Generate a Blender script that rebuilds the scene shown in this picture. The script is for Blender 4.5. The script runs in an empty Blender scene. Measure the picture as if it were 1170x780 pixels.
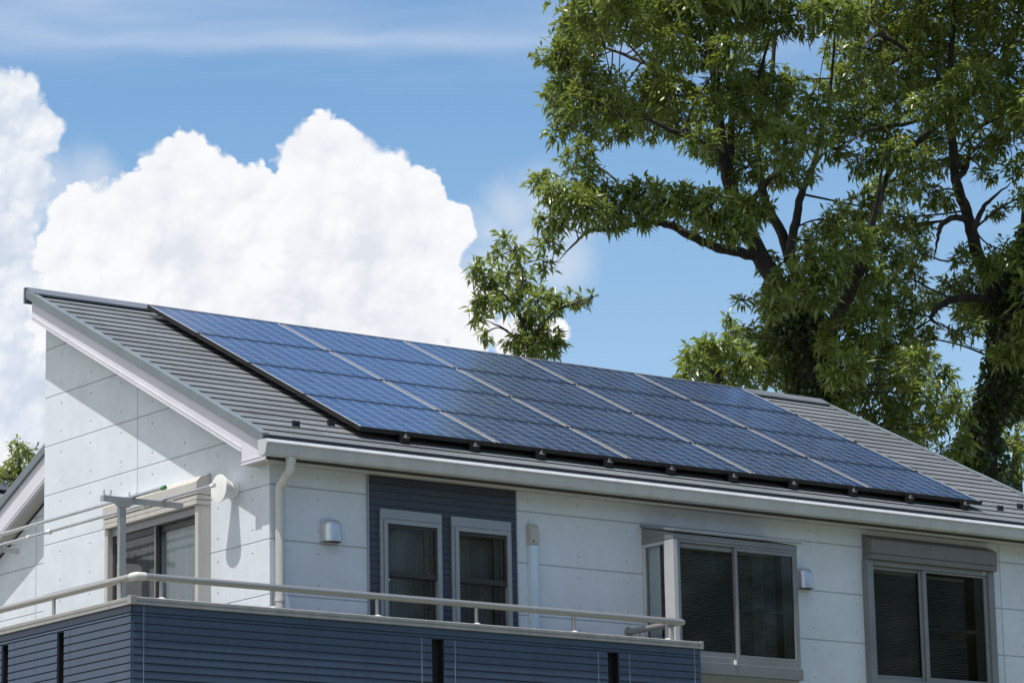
import bpy, bmesh, math, random
import numpy as np
from mathutils import Matrix, Vector

random.seed(7)
RNG = np.random.default_rng(11)
S = bpy.context.scene
COL = S.collection
G = 6.45                       # height of the reference siding joint above the ground
R = math.radians

# ------------------------------------------------------------------ camera
FPX, IW, IH = 3838.5, 1170.0, 780.0
YAW, PITCH, ROLL = R(37.33735), R(12.42388), R(-1.15191)
CAM = np.array([-14.9133, -22.8771, -4.84065 + G])
_f = np.array([math.sin(YAW) * math.cos(PITCH), math.cos(YAW) * math.cos(PITCH), math.sin(PITCH)])
_r0 = np.array([math.cos(YAW), -math.sin(YAW), 0.0])
_u0 = np.cross(_r0, _f)
_c, _s = math.cos(ROLL), math.sin(ROLL)
_r = _c * _r0 + _s * _u0
_u = -_s * _r0 + _c * _u0
cam_data = bpy.data.cameras.new('camera')
cam_data.sensor_width = 36
cam_data.lens = FPX / IW * 36
cam_data.clip_start = 0.5
cam_data.clip_end = 6000
cam = bpy.data.objects.new('camera', cam_data)
COL.objects.link(cam)
cam.matrix_world = Matrix(((_r[0], _u[0], -_f[0], CAM[0]), (_r[1], _u[1], -_f[1], CAM[1]),
                           (_r[2], _u[2], -_f[2], CAM[2]), (0, 0, 0, 1)))
S.camera = cam

def pixdir(x, y):
    return _f + _r * ((x - IW / 2) / FPX) - _u * ((y - IH / 2) / FPX)

def at(x, y, depth):
    return CAM + pixdir(x, y) * depth

# ------------------------------------------------------------------ light
SUN = np.array([-1.0, -0.2, 3.2]); SUN /= np.linalg.norm(SUN)
sd = bpy.data.lights.new('sun', 'SUN')
sd.energy = 3.3
sd.angle = R(0.5)
sd.color = (1.0, 0.95, 0.88)
sun = bpy.data.objects.new('sun', sd)
COL.objects.link(sun)
sun.location = (-20, -10, 40)
sun.rotation_euler = Vector(SUN).to_track_quat('Z', 'Y').to_euler()

S.view_settings.view_transform = 'Standard'
S.view_settings.look = 'None'
S.view_settings.exposure = 0.85
S.view_settings.gamma = 1.0
S.view_settings.use_curve_mapping = False
S.render.engine = 'CYCLES'
S.cycles.use_denoising = True
S.cycles.max_bounces = 10
S.cycles.transparent_max_bounces = 24
S.cycles.sample_clamp_indirect = 6

WORLD_STRENGTH = 0.085
world = bpy.data.worlds.new('World')
S.world = world
world.use_nodes = True

class NT:
    """small helper to write node maths"""
    def __init__(self, tree):
        self.t = tree
    def n(self, kind, **kw):
        nd = self.t.nodes.new(kind)
        for k, v in kw.items():
            setattr(nd, k, v)
        return nd
    def put(self, sock, v):
        if hasattr(v, 'is_linked') or isinstance(v, bpy.types.NodeSocket):
            self.t.links.new(v, sock)
        elif v is not None:
            sock.default_value = v
    def m(self, op, a, b=None, c=None, clamp=False):
        nd = self.n('ShaderNodeMath', operation=op)
        nd.use_clamp = clamp
        for s_, v in zip(nd.inputs, (a, b, c)):
            if v is not None:
                self.put(s_, v)
        return nd.outputs[0]
    def v(self, op, a, b=None, scale=None):
        nd = self.n('ShaderNodeVectorMath', operation=op)
        self.put(nd.inputs[0], a)
        if b is not None:
            self.put(nd.inputs[1], b)
        if scale is not None:
            self.put(nd.inputs['Scale'], scale)
        return nd.outputs['Value'] if op in ('DISTANCE', 'LENGTH', 'DOT_PRODUCT') else nd.outputs[0]
    def xyz(self, x, y, z):
        nd = self.n('ShaderNodeCombineXYZ')
        for s_, v in zip(nd.inputs, (x, y, z)):
            self.put(s_, v)
        return nd.outputs[0]
    def sep(self, v):
        nd = self.n('ShaderNodeSeparateXYZ')
        self.put(nd.inputs[0], v)
        return nd.outputs
    def noise(self, vec, scale, detail=2, rough=0.5, color=False, dist=0.0):
        nd = self.n('ShaderNodeTexNoise')
        self.put(nd.inputs['Vector'], vec)
        nd.inputs['Scale'].default_value = scale
        nd.inputs['Detail'].default_value = detail
        nd.inputs['Roughness'].default_value = rough
        nd.inputs['Distortion'].default_value = dist
        return nd.outputs['Color'] if color else nd.outputs[0]
    def vor(self, vec, scale, smooth=0.6, out='Distance', feature='SMOOTH_F1'):
        nd = self.n('ShaderNodeTexVoronoi')
        nd.feature = feature
        self.put(nd.inputs['Vector'], vec)
        nd.inputs['Scale'].default_value = scale
        if feature == 'SMOOTH_F1':
            nd.inputs['Smoothness'].default_value = smooth
        return nd.outputs[out]
    def step(self, v, lo, hi, smooth=True, a=0.0, b=1.0):
        nd = self.n('ShaderNodeMapRange')
        nd.interpolation_type = 'SMOOTHSTEP' if smooth else 'LINEAR'
        nd.clamp = True if hasattr(nd, 'clamp') else None
        self.put(nd.inputs[0], v)
        for i, q in enumerate((lo, hi, a, b)):
            self.put(nd.inputs[1 + i], q)
        return nd.outputs[0]
    def mix(self, fac, a, b, blend='MIX'):
        nd = self.n('ShaderNodeMix')
        nd.data_type = 'RGBA'
        nd.blend_type = blend
        self.put(nd.inputs[0], fac)
        for idx, v in ((6, a), (7, b)):
            if isinstance(v, (tuple, list)):
                v = tuple(v) + (1,) if len(v) == 3 else v
            self.put(nd.inputs[idx], v)
        return nd.outputs[2]
    def ramp(self, fac, stops):
        nd = self.n('ShaderNodeValToRGB')
        self.put(nd.inputs[0], fac)
        cr = nd.color_ramp
        while len(cr.elements) > 1:
            cr.elements.remove(cr.elements[-1])
        for i, (p, c) in enumerate(stops):
            e = cr.elements[0] if i == 0 else cr.elements.new(p)
            e.position = p
            e.color = tuple(c) + (1,)
        return nd.outputs[0]

def build_sky():
    t = world.node_tree
    t.nodes.clear()
    N = NT(t)
    out = N.n('ShaderNodeOutputWorld')
    bg = N.n('ShaderNodeBackground')
    bg.inputs['Strength'].default_value = WORLD_STRENGTH
    t.links.new(bg.outputs[0], out.inputs[0])
    sky = N.n('ShaderNodeTexSky')
    sky.sky_type = 'NISHITA'
    sky.sun_disc = False
    sky.sun_elevation = math.asin(SUN[2])
    sky.sun_rotation = math.atan2(SUN[0], SUN[1])
    sky.air_density = 1.0
    sky.dust_density = 0.9
    sky.ozone_density = 2.5
    d = N.n('ShaderNodeTexCoord').outputs['Generated']
    s = N.sep(d)
    K = 180 / math.pi * 67.0           # one unit = about one pixel of arc
    az = N.m('MULTIPLY', N.m('ARCTAN2', s[0], s[1]), K)
    el = N.m('MULTIPLY', N.m('ARCSINE', s[2]), K)
    P = N.xyz(az, el, 0.0)
    def ang(x, y):
        q = pixdir(x, y); q = q / np.linalg.norm(q)
        return math.atan2(q[0], q[1]) * K, math.asin(q[2]) * K
    # domain warp
    def warp(P, sc, amp, det, seed):
        c = N.noise(N.v('ADD', P, (seed, seed * .7, 0)), sc, det, 0.55, color=True)
        c = N.v('SUBTRACT', c, (0.5, 0.5, 0.5))
        return N.v('ADD', P, N.v('SCALE', c, scale=amp))
    P1 = warp(P, 1 / 60.0, 26.0, 3, 300.0)
    P2 = warp(P1, 1 / 14.0, 4.0, 2, 900.0)
    flat = N.v('MULTIPLY', P2, (1, 1, 0))
    def union(lobes, k=10.0):
        acc = None
        for x, y, r in lobes:
            a, e = ang(x, y)
            dd = N.v('DISTANCE', flat, (a, e, 0))
            f = N.m('SUBTRACT', float(r), dd)
            acc = f if acc is None else N.m('SMOOTH_MAX', acc, f, k)
        return acc
    main = union([(112, 258, 52), (80, 248, 32), (72, 290, 38), (150, 235, 40), (192, 192, 38), (214, 184, 38),
                  (240, 220, 50), (285, 222, 40), (312, 238, 44), (326, 214, 26), (188, 228, 40), (348, 216, 32), (480, 382, 44), (545, 345, 30), (345, 178, 36), (372, 172, 44), (402, 195, 48),
                  (440, 215, 50), (474, 232, 44), (510, 266, 34), (520, 258, 24), (480, 290, 58), (400, 280, 85),
                  (300, 290, 85), (200, 290, 75), (125, 315, 60), (500, 335, 50), (440, 350, 75), (330, 360, 85),
                  (200, 360, 85), (535, 372, 36), (592, 388, 36), (632, 378, 20), (90, 360, 60)])
    left = union([(-5, 125, 48), (18, 112, 34), (30, 150, 38), (58, 152, 22), (8, 195, 48), (-10, 260, 52), (10, 310, 48),
                  (5, 360, 80), (30, 420, 80), (10, 500, 90), (-60, 200, 120), (-70, 380, 140)])
    soft = union([(60, 225, 46), (100, 205, 34), (30, 285, 46), (585, 238, 34), (620, 225, 34), (650, 250, 40), (600, 275, 34), (560, 262, 30), (560, 320, 50), (640, 300, 40)])
    # cauliflower bulges on the cloud edge and inside the cloud
    P1f = N.v('MULTIPLY', P1, (1, 1, 0)); P2f = N.v('MULTIPLY', P2, (1, 1, 0))
    b0 = N.vor(P1f, 1 / 52.0, 0.25)
    b1 = N.vor(P1f, 1 / 24.0, 0.25)
    b2 = N.vor(P2f, 1 / 10.5, 0.25)
    b3 = N.vor(P2f, 1 / 5.0, 0.25)
    bul = N.m('ADD', N.m('MULTIPLY', N.m('SUBTRACT', 0.45, b1), 13.0), N.m('MULTIPLY', N.m('SUBTRACT', 0.45, b2), 6.5))
    bul = N.m('ADD', bul, N.m('MULTIPLY', N.m('SUBTRACT', 0.45, b3), 2.5))
    e1 = N.noise(P, 1 / 80.0, 3, 0.55)
    mm = N.step(N.m('ADD', main, bul), -1.5, N.m('MULTIPLY_ADD', N.step(e1, 0.42, 0.7), 13.0, 3.5))
    ml = N.step(N.m('ADD', left, N.m('MULTIPLY', bul, 0.9)), -3.0, N.m('MULTIPLY_ADD', N.step(e1, 0.35, 0.7), 16.0, 4.0))
    ms = N.m('MULTIPLY', N.step(N.m('ADD', soft, N.m('MULTIPLY', bul, 0.5)), -22.0, 34.0), 0.52)
    low = N.noise(P1, 1 / 120.0, 4, 0.55)
    off = (-7.0, 11.0, 0)
    r0 = N.m('SUBTRACT', N.vor(N.v('ADD', P1f, off), 1 / 52.0, 0.25), b0)
    r1 = N.m('SUBTRACT', N.vor(N.v('ADD', P1f, (-4.0, 6.0, 0)), 1 / 24.0, 0.25), b1)
    r2 = N.m('SUBTRACT', N.vor(N.v('ADD', P2f, (-2.0, 3.0, 0)), 1 / 10.5, 0.25), b2)
    rel = N.m('ADD', N.m('ADD', N.m('MULTIPLY', r0, 0.62), N.m('MULTIPLY', r1, 0.30)), N.m('MULTIPLY', r2, 0.10))
    sh = N.m('ADD', N.m('MULTIPLY', b0, 0.30), N.m('MULTIPLY', b1, 0.26))
    sh = N.m('ADD', sh, N.m('MULTIPLY', b2, 0.16))
    sh = N.m('ADD', sh, N.m('MULTIPLY', low, 1.35))
    sh = N.m('SUBTRACT', sh, rel)
    inner = N.step(main, 6.0, 60.0)
    grey = N.m('MULTIPLY', N.step(sh, 0.78, 1.40, smooth=False), N.m('MULTIPLY_ADD', inner, 0.7, 0.3))
    k = 0.55 / WORLD_STRENGTH
    cm = N.mix(grey, (0.97 * k, 0.98 * k, 1.0 * k), (0.77 * k, 0.80 * k, 0.87 * k))
    greyl = N.step(sh, 0.55, 1.5)
    cl = N.mix(greyl, (0.95 * k, 0.97 * k, 1.0 * k), (0.62 * k, 0.70 * k, 0.83 * k))
    cs = (0.80 * k, 0.84 * k, 0.90 * k)
    # high thin cirrus streaks
    st = N.noise(N.v('MULTIPLY', warp(P, 1 / 220.0, 36.0, 2, 50.0), (1 / 620.0, 1 / 75.0, 0)), 1.0, 3, 0.5)
    a0, e0 = ang(380, 40)
    band = N.m('SUBTRACT', 1.0, N.step(N.m('ABSOLUTE', N.m('SUBTRACT', el, e0)), 12.0, 80.0))
    ci = N.m('ADD', N.step(st, 0.5, 0.82, b=0.08), N.m('MULTIPLY', N.step(st, 0.25, 0.8), N.m('MULTIPLY', band, 0.34)))
    a2, e2 = ang(430, 47)
    sx_ = N.m('DIVIDE', N.m('SUBTRACT', az, a2), 230.0); sy_ = N.m('DIVIDE', N.m('SUBTRACT', el, N.m('ADD', e2, N.m('MULTIPLY', N.m('SUBTRACT', N.noise(P, 1 / 150.0, 2, 0.5), 0.5), 22.0))), 13.0)
    streak = N.m('EXPONENT', N.m('MULTIPLY', N.m('ADD', N.m('MULTIPLY', sx_, sx_), N.m('MULTIPLY', sy_, sy_)), -1.0))
    a3, e3 = ang(120, 20)
    vx_ = N.m('DIVIDE', N.m('SUBTRACT', az, a3), 260.0); vy_ = N.m('DIVIDE', N.m('SUBTRACT', el, e3), 46.0)
    veil = N.m('EXPONENT', N.m('MULTIPLY', N.m('ADD', N.m('MULTIPLY', vx_, vx_), N.m('MULTIPLY', vy_, vy_)), -1.0))
    ci = N.m('ADD', ci, N.m('MULTIPLY', N.m('ADD', N.m('MULTIPLY', streak, 0.42), N.m('MULTIPLY', veil, 0.40)), N.step(st, 0.15, 0.75)), clamp=True)
    # scattered cloud added over the unseen sky, denser leftward to fill the shaded gable
    rest = N.noise(N.v('MULTIPLY', d, (1, 1, 1.6)), 2.6, 7, 0.58)
    a1, e1_ = ang(585, 390)
    far = N.step(N.v('DISTANCE', P, (a1, e1_, 0)), 900.0, 1300.0)
    lw = N.v('DOT_PRODUCT', d, (-0.85, 0.35, 0.25))
    mr = N.m('MULTIPLY', N.step(N.m('ADD', rest, N.m('MULTIPLY', lw, 0.16)), 0.5, 0.62), far)
    # bright cloud added out of frame, up left, for the left panels to mirror
    added_cloud = N.m('SUBTRACT', 420.0, N.v('DISTANCE', N.v('MULTIPLY', P1, (1, 1, 0)), (31.5 * 67, 33.0 * 67, 0)))
    mt = N.step(added_cloud, -60.0, 220.0)
    skyc = N.n('ShaderNodeHueSaturation')
    t.links.new(sky.outputs[0], skyc.inputs['Color'])
    skyc.inputs['Saturation'].default_value = 1.16
    c = N.v('MULTIPLY', skyc.outputs[0], (0.99, 1.05, 1.02))
    c = N.mix(N.step(el, 17.5 * 67, 10.5 * 67, smooth=False, a=0.0, b=0.30), c, (0.62 * k, 0.78 * k, 0.93 * k))
    c = N.mix(ci, c, (0.72 * k, 0.80 * k, 0.92 * k))
    c = N.mix(mr, c, (0.9 * k, 0.92 * k, 0.95 * k))
    c = N.mix(mt, c, (0.95 * k, 0.97 * k, 1.0 * k))
    c = N.mix(ms, c, cs)
    c = N.mix(ml, c, cl)
    c = N.mix(mm, c, cm)
    t.links.new(c, bg.inputs['Color'])
build_sky()

# ------------------------------------------------------------------ materials
MATS = {}
def mat(name, fn):
    if name in MATS:
        return MATS[name]
    m = bpy.data.materials.new(name)
    m.use_nodes = True
    t = m.node_tree
    bsdf = t.nodes['Principled BSDF']
    fn(NT(t), bsdf, t)
    MATS[name] = m
    return m

def basic(name, col, rough=0.5, metal=0.0, var=0.08, scale=3.0, spec=0.5, streak=False):
    def f(N, b, t):
        p = N.n('ShaderNodeTexCoord').outputs['Object']
        if streak:
            nz = N.noise(N.v('MULTIPLY', p, (4, 4, 0.5)), scale, 5, 0.6)
        else:
            nz = N.noise(p, scale, 6, 0.65)
        fac = N.step(nz, 0.3, 0.7)
        c = N.mix(fac, [v * (1 - var) for v in col], [min(1, v * (1 + var)) for v in col])
        t.links.new(c, b.inputs['Base Color'])
        rr = N.step(nz, 0.25, 0.75, a=max(0.02, rough - 0.06), b=min(1, rough + 0.08))
        t.links.new(rr, b.inputs['Roughness'])
        b.inputs['Metallic'].default_value = metal
        b.inputs['Specular IOR Level'].default_value = spec
    return mat(name, f)

def wall_mat(name, axis, holes0, holestep, seams, col=(0.585, 0.635, 0.695), hk=0.55):
    """pre-cast look fibre-cement siding: joints every 455 mm, tie holes, seams"""
    def f(N, b, t):
        p = N.n('ShaderNodeTexCoord').outputs['Object']
        s = N.sep(p)
        a = s[axis]
        z = N.m('SUBTRACT', s[2], G)
        zz = N.m('WRAP', z, 0.2275, -0.2275)
        joint = N.m('SUBTRACT', 1.0, N.step(N.m('ABSOLUTE', zz), 0.003, 0.008))
        lit = N.m('MULTIPLY', N.step(zz, -0.020, -0.008), N.m('SUBTRACT', 1.0, N.step(zz, -0.008, -0.006)))
        seam = None
        for q in seams:
            g = N.m('SUBTRACT', 1.0, N.step(N.m('ABSOLUTE', N.m('SUBTRACT', a, q)), 0.003, 0.008))
            seam = g if seam is None else N.m('MAXIMUM', seam, g)
        # tie holes
        hx = N.m('WRAP', N.m('SUBTRACT', a, holes0), holestep / 2, -holestep / 2)
        zh = N.m('WRAP', N.m('ADD', z, -0.0075), 0.2275, -0.2275)
        hz = N.m('SUBTRACT', N.m('ABSOLUTE', zh), 0.0975)
        dist = N.m('SQRT', N.m('ADD', N.m('MULTIPLY', hx, hx), N.m('MULTIPLY', hz, hz)))
        hole = N.m('SUBTRACT', 1.0, N.step(dist, 0.007, 0.014))
        n1 = N.noise(p, 1.6, 6, 0.6)
        n2 = N.noise(p, 34.0, 3, 0.6)
        n3 = N.noise(N.v('MULTIPLY', p, (5, 5, 0.35)), 1.6, 4, 0.6)
        n4 = N.noise(p, 7.0, 6, 0.7)
        v = N.m('ADD', N.m('MULTIPLY', N.m('SUBTRACT', n1, 0.5), 0.30), N.m('MULTIPLY', N.m('SUBTRACT', n3, 0.5), 0.10))
        v = N.m('ADD', v, N.m('MULTIPLY', N.m('SUBTRACT', n4, 0.5), 0.22))
        v = N.m('ADD', v, N.m('MULTIPLY', N.m('SUBTRACT', n2, 0.5), 0.10))
        v = N.m('ADD', v, 1.0)
        c = N.v('SCALE', tuple(col), scale=v)
        # small pale repair marks
        pale = N.step(N.noise(N.v('ADD', p, (3, 7, 1)), 9.0, 3, 0.7), 0.70, 0.76, b=0.25)
        c = N.mix(pale, c, (0.72, 0.74, 0.75))
        dk = N.m('MAXIMUM', N.m('MULTIPLY', joint, 0.55), N.m('MULTIPLY', hole, hk))
        if seam is not None:
            dk = N.m('MAXIMUM', dk, N.m('MULTIPLY', seam, 0.62))
        c = N.mix(dk, c, (0.12, 0.125, 0.14))
        t.links.new(c, b.inputs['Base Color'])
        b.inputs['Roughness'].default_value = 0.62
        b.inputs['Specular IOR Level'].default_value = 0.35
        h = N.m('SUBTRACT', N.m('MULTIPLY', n2, 0.12), N.m('MAXIMUM', joint, hole))
        bp = N.n('ShaderNodeBump')
        bp.inputs['Strength'].default_value = 0.5
        bp.inputs['Distance'].default_value = 0.006
        t.links.new(h, bp.inputs['Height'])
        t.links.new(bp.outputs[0], b.inputs['Normal'])
    return mat(name, f)

M_GABLE = wall_mat('grey_siding_gable', 1, 0.39, 0.5325, (0.11, 2.79, 3.68, 5.6))
M_FRONT = wall_mat('grey_siding_front', 0, 0.172, 0.549, (3.735, 6.495, 9.2), hk=0.28)
M_TRIM = basic('pale_trim', (0.57, 0.56, 0.625), 0.5, var=0.05, scale=2)
M_SOFFIT = basic('soffit_paint', (0.42, 0.41, 0.38), 0.6, var=0.06)
M_VERGE = basic('blue_grey_metal', (0.135, 0.165, 0.185), 0.45, 0.0, var=0.10, scale=2.5)
M_RIDGE = basic('ridge_metal', (0.15, 0.165, 0.19), 0.38, 0.2, var=0.08)
M_GUTTER = basic('gutter_white', (0.44, 0.465, 0.49), 0.34, var=0.07, scale=1.6, streak=True)
M_FASCIA = basic('fascia_brown', (0.060, 0.052, 0.045), 0.6)
M_LIP = basic('soffit_lip', (0.40, 0.385, 0.36), 0.5)
M_PIPE = basic('downpipe_beige', (0.47, 0.475, 0.46), 0.45, var=0.07, streak=True)
M_DUCT = basic('duct_pale_blue', (0.53, 0.65, 0.76), 0.4, var=0.05, streak=True)
M_DUCTCAP = basic('duct_cap_grey', (0.42, 0.42, 0.39), 0.5)
M_ALU = basic('frame_grey_alu', (0.225, 0.235, 0.245), 0.38, 0.35, var=0.06)
M_FRAMEW = basic('window_trim_grey', (0.27, 0.305, 0.335), 0.45, 0.1, var=0.05)
M_FRAMEB = basic('shutter_beige', (0.44, 0.42, 0.395), 0.5, var=0.06, streak=True)
M_SASH = basic('sash_dark', (0.035, 0.032, 0.032), 0.4, 0.1)
M_SHUT = basic('shutter_case_brown', (0.155, 0.15, 0.15), 0.5, var=0.06, streak=True)
M_RAIL = basic('handrail_alu', (0.36, 0.35, 0.34), 0.32, 0.6, var=0.03, scale=1)
M_CAP = basic('parapet_cap', (0.30, 0.295, 0.285), 0.38, 0.3, var=0.08, streak=True)
M_STEEL = basic('stainless', (0.62, 0.63, 0.65), 0.22, 0.95, var=0.06)
M_POSTW = basic('post_pale_alu', (0.47, 0.47, 0.485), 0.42, 0.1)
M_POST = basic('laundry_post', (0.33, 0.34, 0.34), 0.4, 0.3)
M_WHITE = basic('white_plastic', (0.70, 0.71, 0.69), 0.45)
M_GREEN = basic('green_plastic', (0.06, 0.22, 0.08), 0.45)
M_HOOD = basic('vent_alu', (0.58, 0.60, 0.63), 0.33, 0.65, var=0.08, scale=6)
M_STILE = basic('dark_grey_stile', (0.075, 0.085, 0.09), 0.5)
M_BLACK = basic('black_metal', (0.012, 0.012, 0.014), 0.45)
M_BUTT_SHADE = basic('slate_butt_shade', (0.045, 0.043, 0.043), 0.8)  # darker than the slate: shadow under each course put into the colour
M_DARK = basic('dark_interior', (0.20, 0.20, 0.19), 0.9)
M_BLIND = basic('blind_slat', (0.36, 0.40, 0.40), 0.6)
M_CURT = basic('pale_curtain', (0.72, 0.78, 0.82), 0.9, var=0.1, scale=1.5, streak=True)
M_GREYCURT = basic('grey_curtain', (0.22, 0.25, 0.27), 0.9, var=0.3, scale=1.2, streak=True)
M_CABLE = basic('cable_black', (0.02, 0.02, 0.02), 0.6)

def navy(name, col):
    def f(N, b, t):
        p = N.n('ShaderNodeTexCoord').outputs['Object']
        n1 = N.noise(p, 1.8, 5, 0.6)
        n2 = N.noise(N.v('MULTIPLY', p, (6, 6, 0.6)), 1.5, 4, 0.6)
        n3 = N.noise(p, 60, 2, 0.5)
        v = N.m('ADD', N.m('MULTIPLY_ADD', n1, 0.4, 0.60), N.m('MULTIPLY', n2, 0.4))
        c = N.v('SCALE', tuple(col), scale=v)
        fl = N.step(N.noise(N.v('MULTIPLY', p, (1, 1, 0.4)), 26, 2, 0.6), 0.76, 0.80, b=0.35)
        c = N.mix(fl, c, (0.3, 0.34, 0.4))
        t.links.new(c, b.inputs['Base Color'])
        b.inputs['Roughness'].default_value = 0.48
        bp = N.n('ShaderNodeBump')
        bp.inputs['Strength'].default_value = 0.25
        bp.inputs['Distance'].default_value = 0.002
        t.links.new(n3, bp.inputs['Height'])
        t.links.new(bp.outputs[0], b.inputs['Normal'])
    return mat(name, f)
M_NAVY = navy('navy_lap_siding', (0.042, 0.066, 0.112))
M_NAVYD = navy('navy_cladding', (0.038, 0.048, 0.070))

def tile_fn(N, b, t):
    p = N.n('ShaderNodeTexCoord').outputs['Object']
    s = N.sep(p)
    pitch = 0.1628
    row = N.m('FLOOR', N.m('DIVIDE', N.m('ADD', s[1], 0.165), pitch))
    xs = N.m('DIVIDE', N.m('ADD', s[0], N.m('MULTIPLY', N.m('MODULO', N.m('ADD', row, 100.0), 2.0), 0.455)), 0.91)
    colm = N.m('FLOOR', xs)
    wn = N.n('ShaderNodeTexWhiteNoise')
    wn.noise_dimensions = '2D'
    t.links.new(N.xyz(row, colm, 0.0), wn.inputs['Vector'])
    fx = N.m('FRACT', xs)
    jt = N.m('SUBTRACT', 1.0, N.step(N.m('ABSOLUTE', N.m('SUBTRACT', fx, 0.5)), 0.004, 0.010))
    n1 = N.noise(p, 1.1, 5, 0.6)
    n2 = N.noise(N.v('MULTIPLY', p, (1, 0.25, 0.25)), 16, 5, 0.7)
    v = N.m('ADD', N.m('MULTIPLY', wn.outputs[0], 0.26), N.m('MULTIPLY', n1, 0.40))
    v = N.m('ADD', N.m('ADD', v, N.m('MULTIPLY', n2, 0.42)), 0.40)
    c = N.v('SCALE', (0.130, 0.144, 0.157), scale=v)
    rust = N.step(N.noise(N.v('ADD', p, (5, 2, 9)), 2.2, 6, 0.75), 0.63, 0.75, b=0.35)
    c = N.mix(rust, c, (0.21, 0.17, 0.13))
    c = N.mix(N.m('MULTIPLY', jt, 0.7), c, (0.04, 0.04, 0.04))
    t.links.new(c, b.inputs['Base Color'])
    b.inputs['Roughness'].default_value = 0.6
    bp = N.n('ShaderNodeBump')
    bp.inputs['Strength'].default_value = 0.4
    bp.inputs['Distance'].default_value = 0.004
    t.links.new(n2, bp.inputs['Height'])
    t.links.new(bp.outputs[0], b.inputs['Normal'])
M_TILE = mat('slate_tiles', tile_fn)

PW, PL = 1.468, 0.963          # one module: width along the eave, length up the slope
def cell_fn(N, b, t):
    p = N.n('ShaderNodeTexCoord').outputs['Object']      # object space: x along the eave, y up the slope
    s = N.sep(p)
    cw = (PW - 0.056) / 9.0
    ch = (PL - 0.032) / 6.0
    ux = N.m('DIVIDE', N.m('SUBTRACT', s[0], 0.028), cw)
    uy = N.m('DIVIDE', N.m('SUBTRACT', s[1], 0.016), ch)
    gx = N.m('ABSOLUTE', N.m('SUBTRACT', N.m('FRACT', ux), 0.5))
    gy = N.m('ABSOLUTE', N.m('SUBTRACT', N.m('FRACT', uy), 0.5))
    gap = N.m('MAXIMUM', N.step(gx, 0.478, 0.484), N.step(gy, 0.488, 0.492))
    out = N.m('MAXIMUM', N.m('GREATER_THAN', N.m('ABSOLUTE', N.m('SUBTRACT', ux, 4.5)), 4.5),
              N.m('GREATER_THAN', N.m('ABSOLUTE', N.m('SUBTRACT', uy, 3.0)), 3.0))
    # busbars run along the eave direction, three to a cell
    bb = N.m('ABSOLUTE', N.m('SUBTRACT', N.m('FRACT', N.m('MULTIPLY', uy, 3.0)), 0.5))
    bus = N.m('SUBTRACT', 1.0, N.step(bb, 0.014, 0.024))
    wn = N.n('ShaderNodeTexWhiteNoise')
    wn.noise_dimensions = '3D'
    oi = N.n('ShaderNodeObjectInfo')
    t.links.new(N.xyz(N.m('FLOOR', ux), N.m('FLOOR', uy), N.m('MULTIPLY', oi.outputs['Random'], 50.0)), wn.inputs['Vector'])
    grain = N.vor(p, 70.0, out='Color', feature='F1')
    gsep = N.sep(grain)
    v = N.m('ADD', N.m('MULTIPLY', gsep[0], 0.28), N.m('MULTIPLY', wn.outputs[0], 0.34))
    v = N.m('ADD', v, 0.70)
    c = N.v('SCALE', (0.0115, 0.033, 0.102), scale=v)
    c = N.mix(N.m('MULTIPLY', bus, 0.45), c, (0.36, 0.42, 0.50))
    c = N.mix(N.m('MULTIPLY', gap, 0.92), c, (0.50, 0.54, 0.60))
    c = N.mix(out, c, (0.80, 0.80, 0.80))
    dirt = N.step(N.noise(N.v('ADD', p, (1, 2, 3)), 2.3, 5, 0.65), 0.35, 0.8, b=0.10)
    c = N.mix(dirt, c, (0.30, 0.29, 0.27))
    t.links.new(c, b.inputs['Base Color'])
    b.inputs['Roughness'].default_value = 0.35
    b.inputs['Specular IOR Level'].default_value = 0.25
    b.inputs['Coat Weight'].default_value = 0.85
    b.inputs['Coat IOR'].default_value = 1.38
    rn = N.step(N.noise(p, 1.7, 4, 0.6), 0.3, 0.7, a=0.10, b=0.2)
    t.links.new(rn, b.inputs['Coat Roughness'])
M_CELL = mat('solar_cells_under_glass', cell_fn)
M_PFRAME = basic('module_frame_black', (0.022, 0.021, 0.021), 0.38, 0.4)

def glass_fn(tint):
    def f(N, b, t):
        t.nodes.remove(b)
        o = t.nodes['Material Output']
        tr = N.n('ShaderNodeBsdfTransparent')
        tr.inputs[0].default_value = tint + (1,)
        gl = N.n('ShaderNodeBsdfGlossy')
        gl.inputs['Roughness'].default_value = 0.045
        gl.inputs[0].default_value = (1, 1, 1, 1)
        p = N.n('ShaderNodeTexCoord').outputs['Object']
        bp = N.n('ShaderNodeBump')
        bp.inputs['Strength'].default_value = 0.022
        bp.inputs['Distance'].default_value = 0.02
        t.links.new(N.noise(p, 2.2, 2, 0.5), bp.inputs['Height'])
        t.links.new(bp.outputs[0], gl.inputs['Normal'])
        fr = N.n('ShaderNodeFresnel')
        fr.inputs[0].default_value = 1.52
        fac = N.m('MULTIPLY', fr.outputs[0], 1.25, clamp=True)
        mx = N.n('ShaderNodeMixShader')
        t.links.new(fac, mx.inputs[0])
        t.links.new(tr.outputs[0], mx.inputs[1])
        t.links.new(gl.outputs[0], mx.inputs[2])
        t.links.new(mx.outputs[0], o.inputs[0])
    return f
M_GLASS = mat('window_glass', glass_fn((0.82, 0.87, 0.88)))
M_GLASSD = mat('window_glass_dark', glass_fn((0.66, 0.69, 0.70)))

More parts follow.
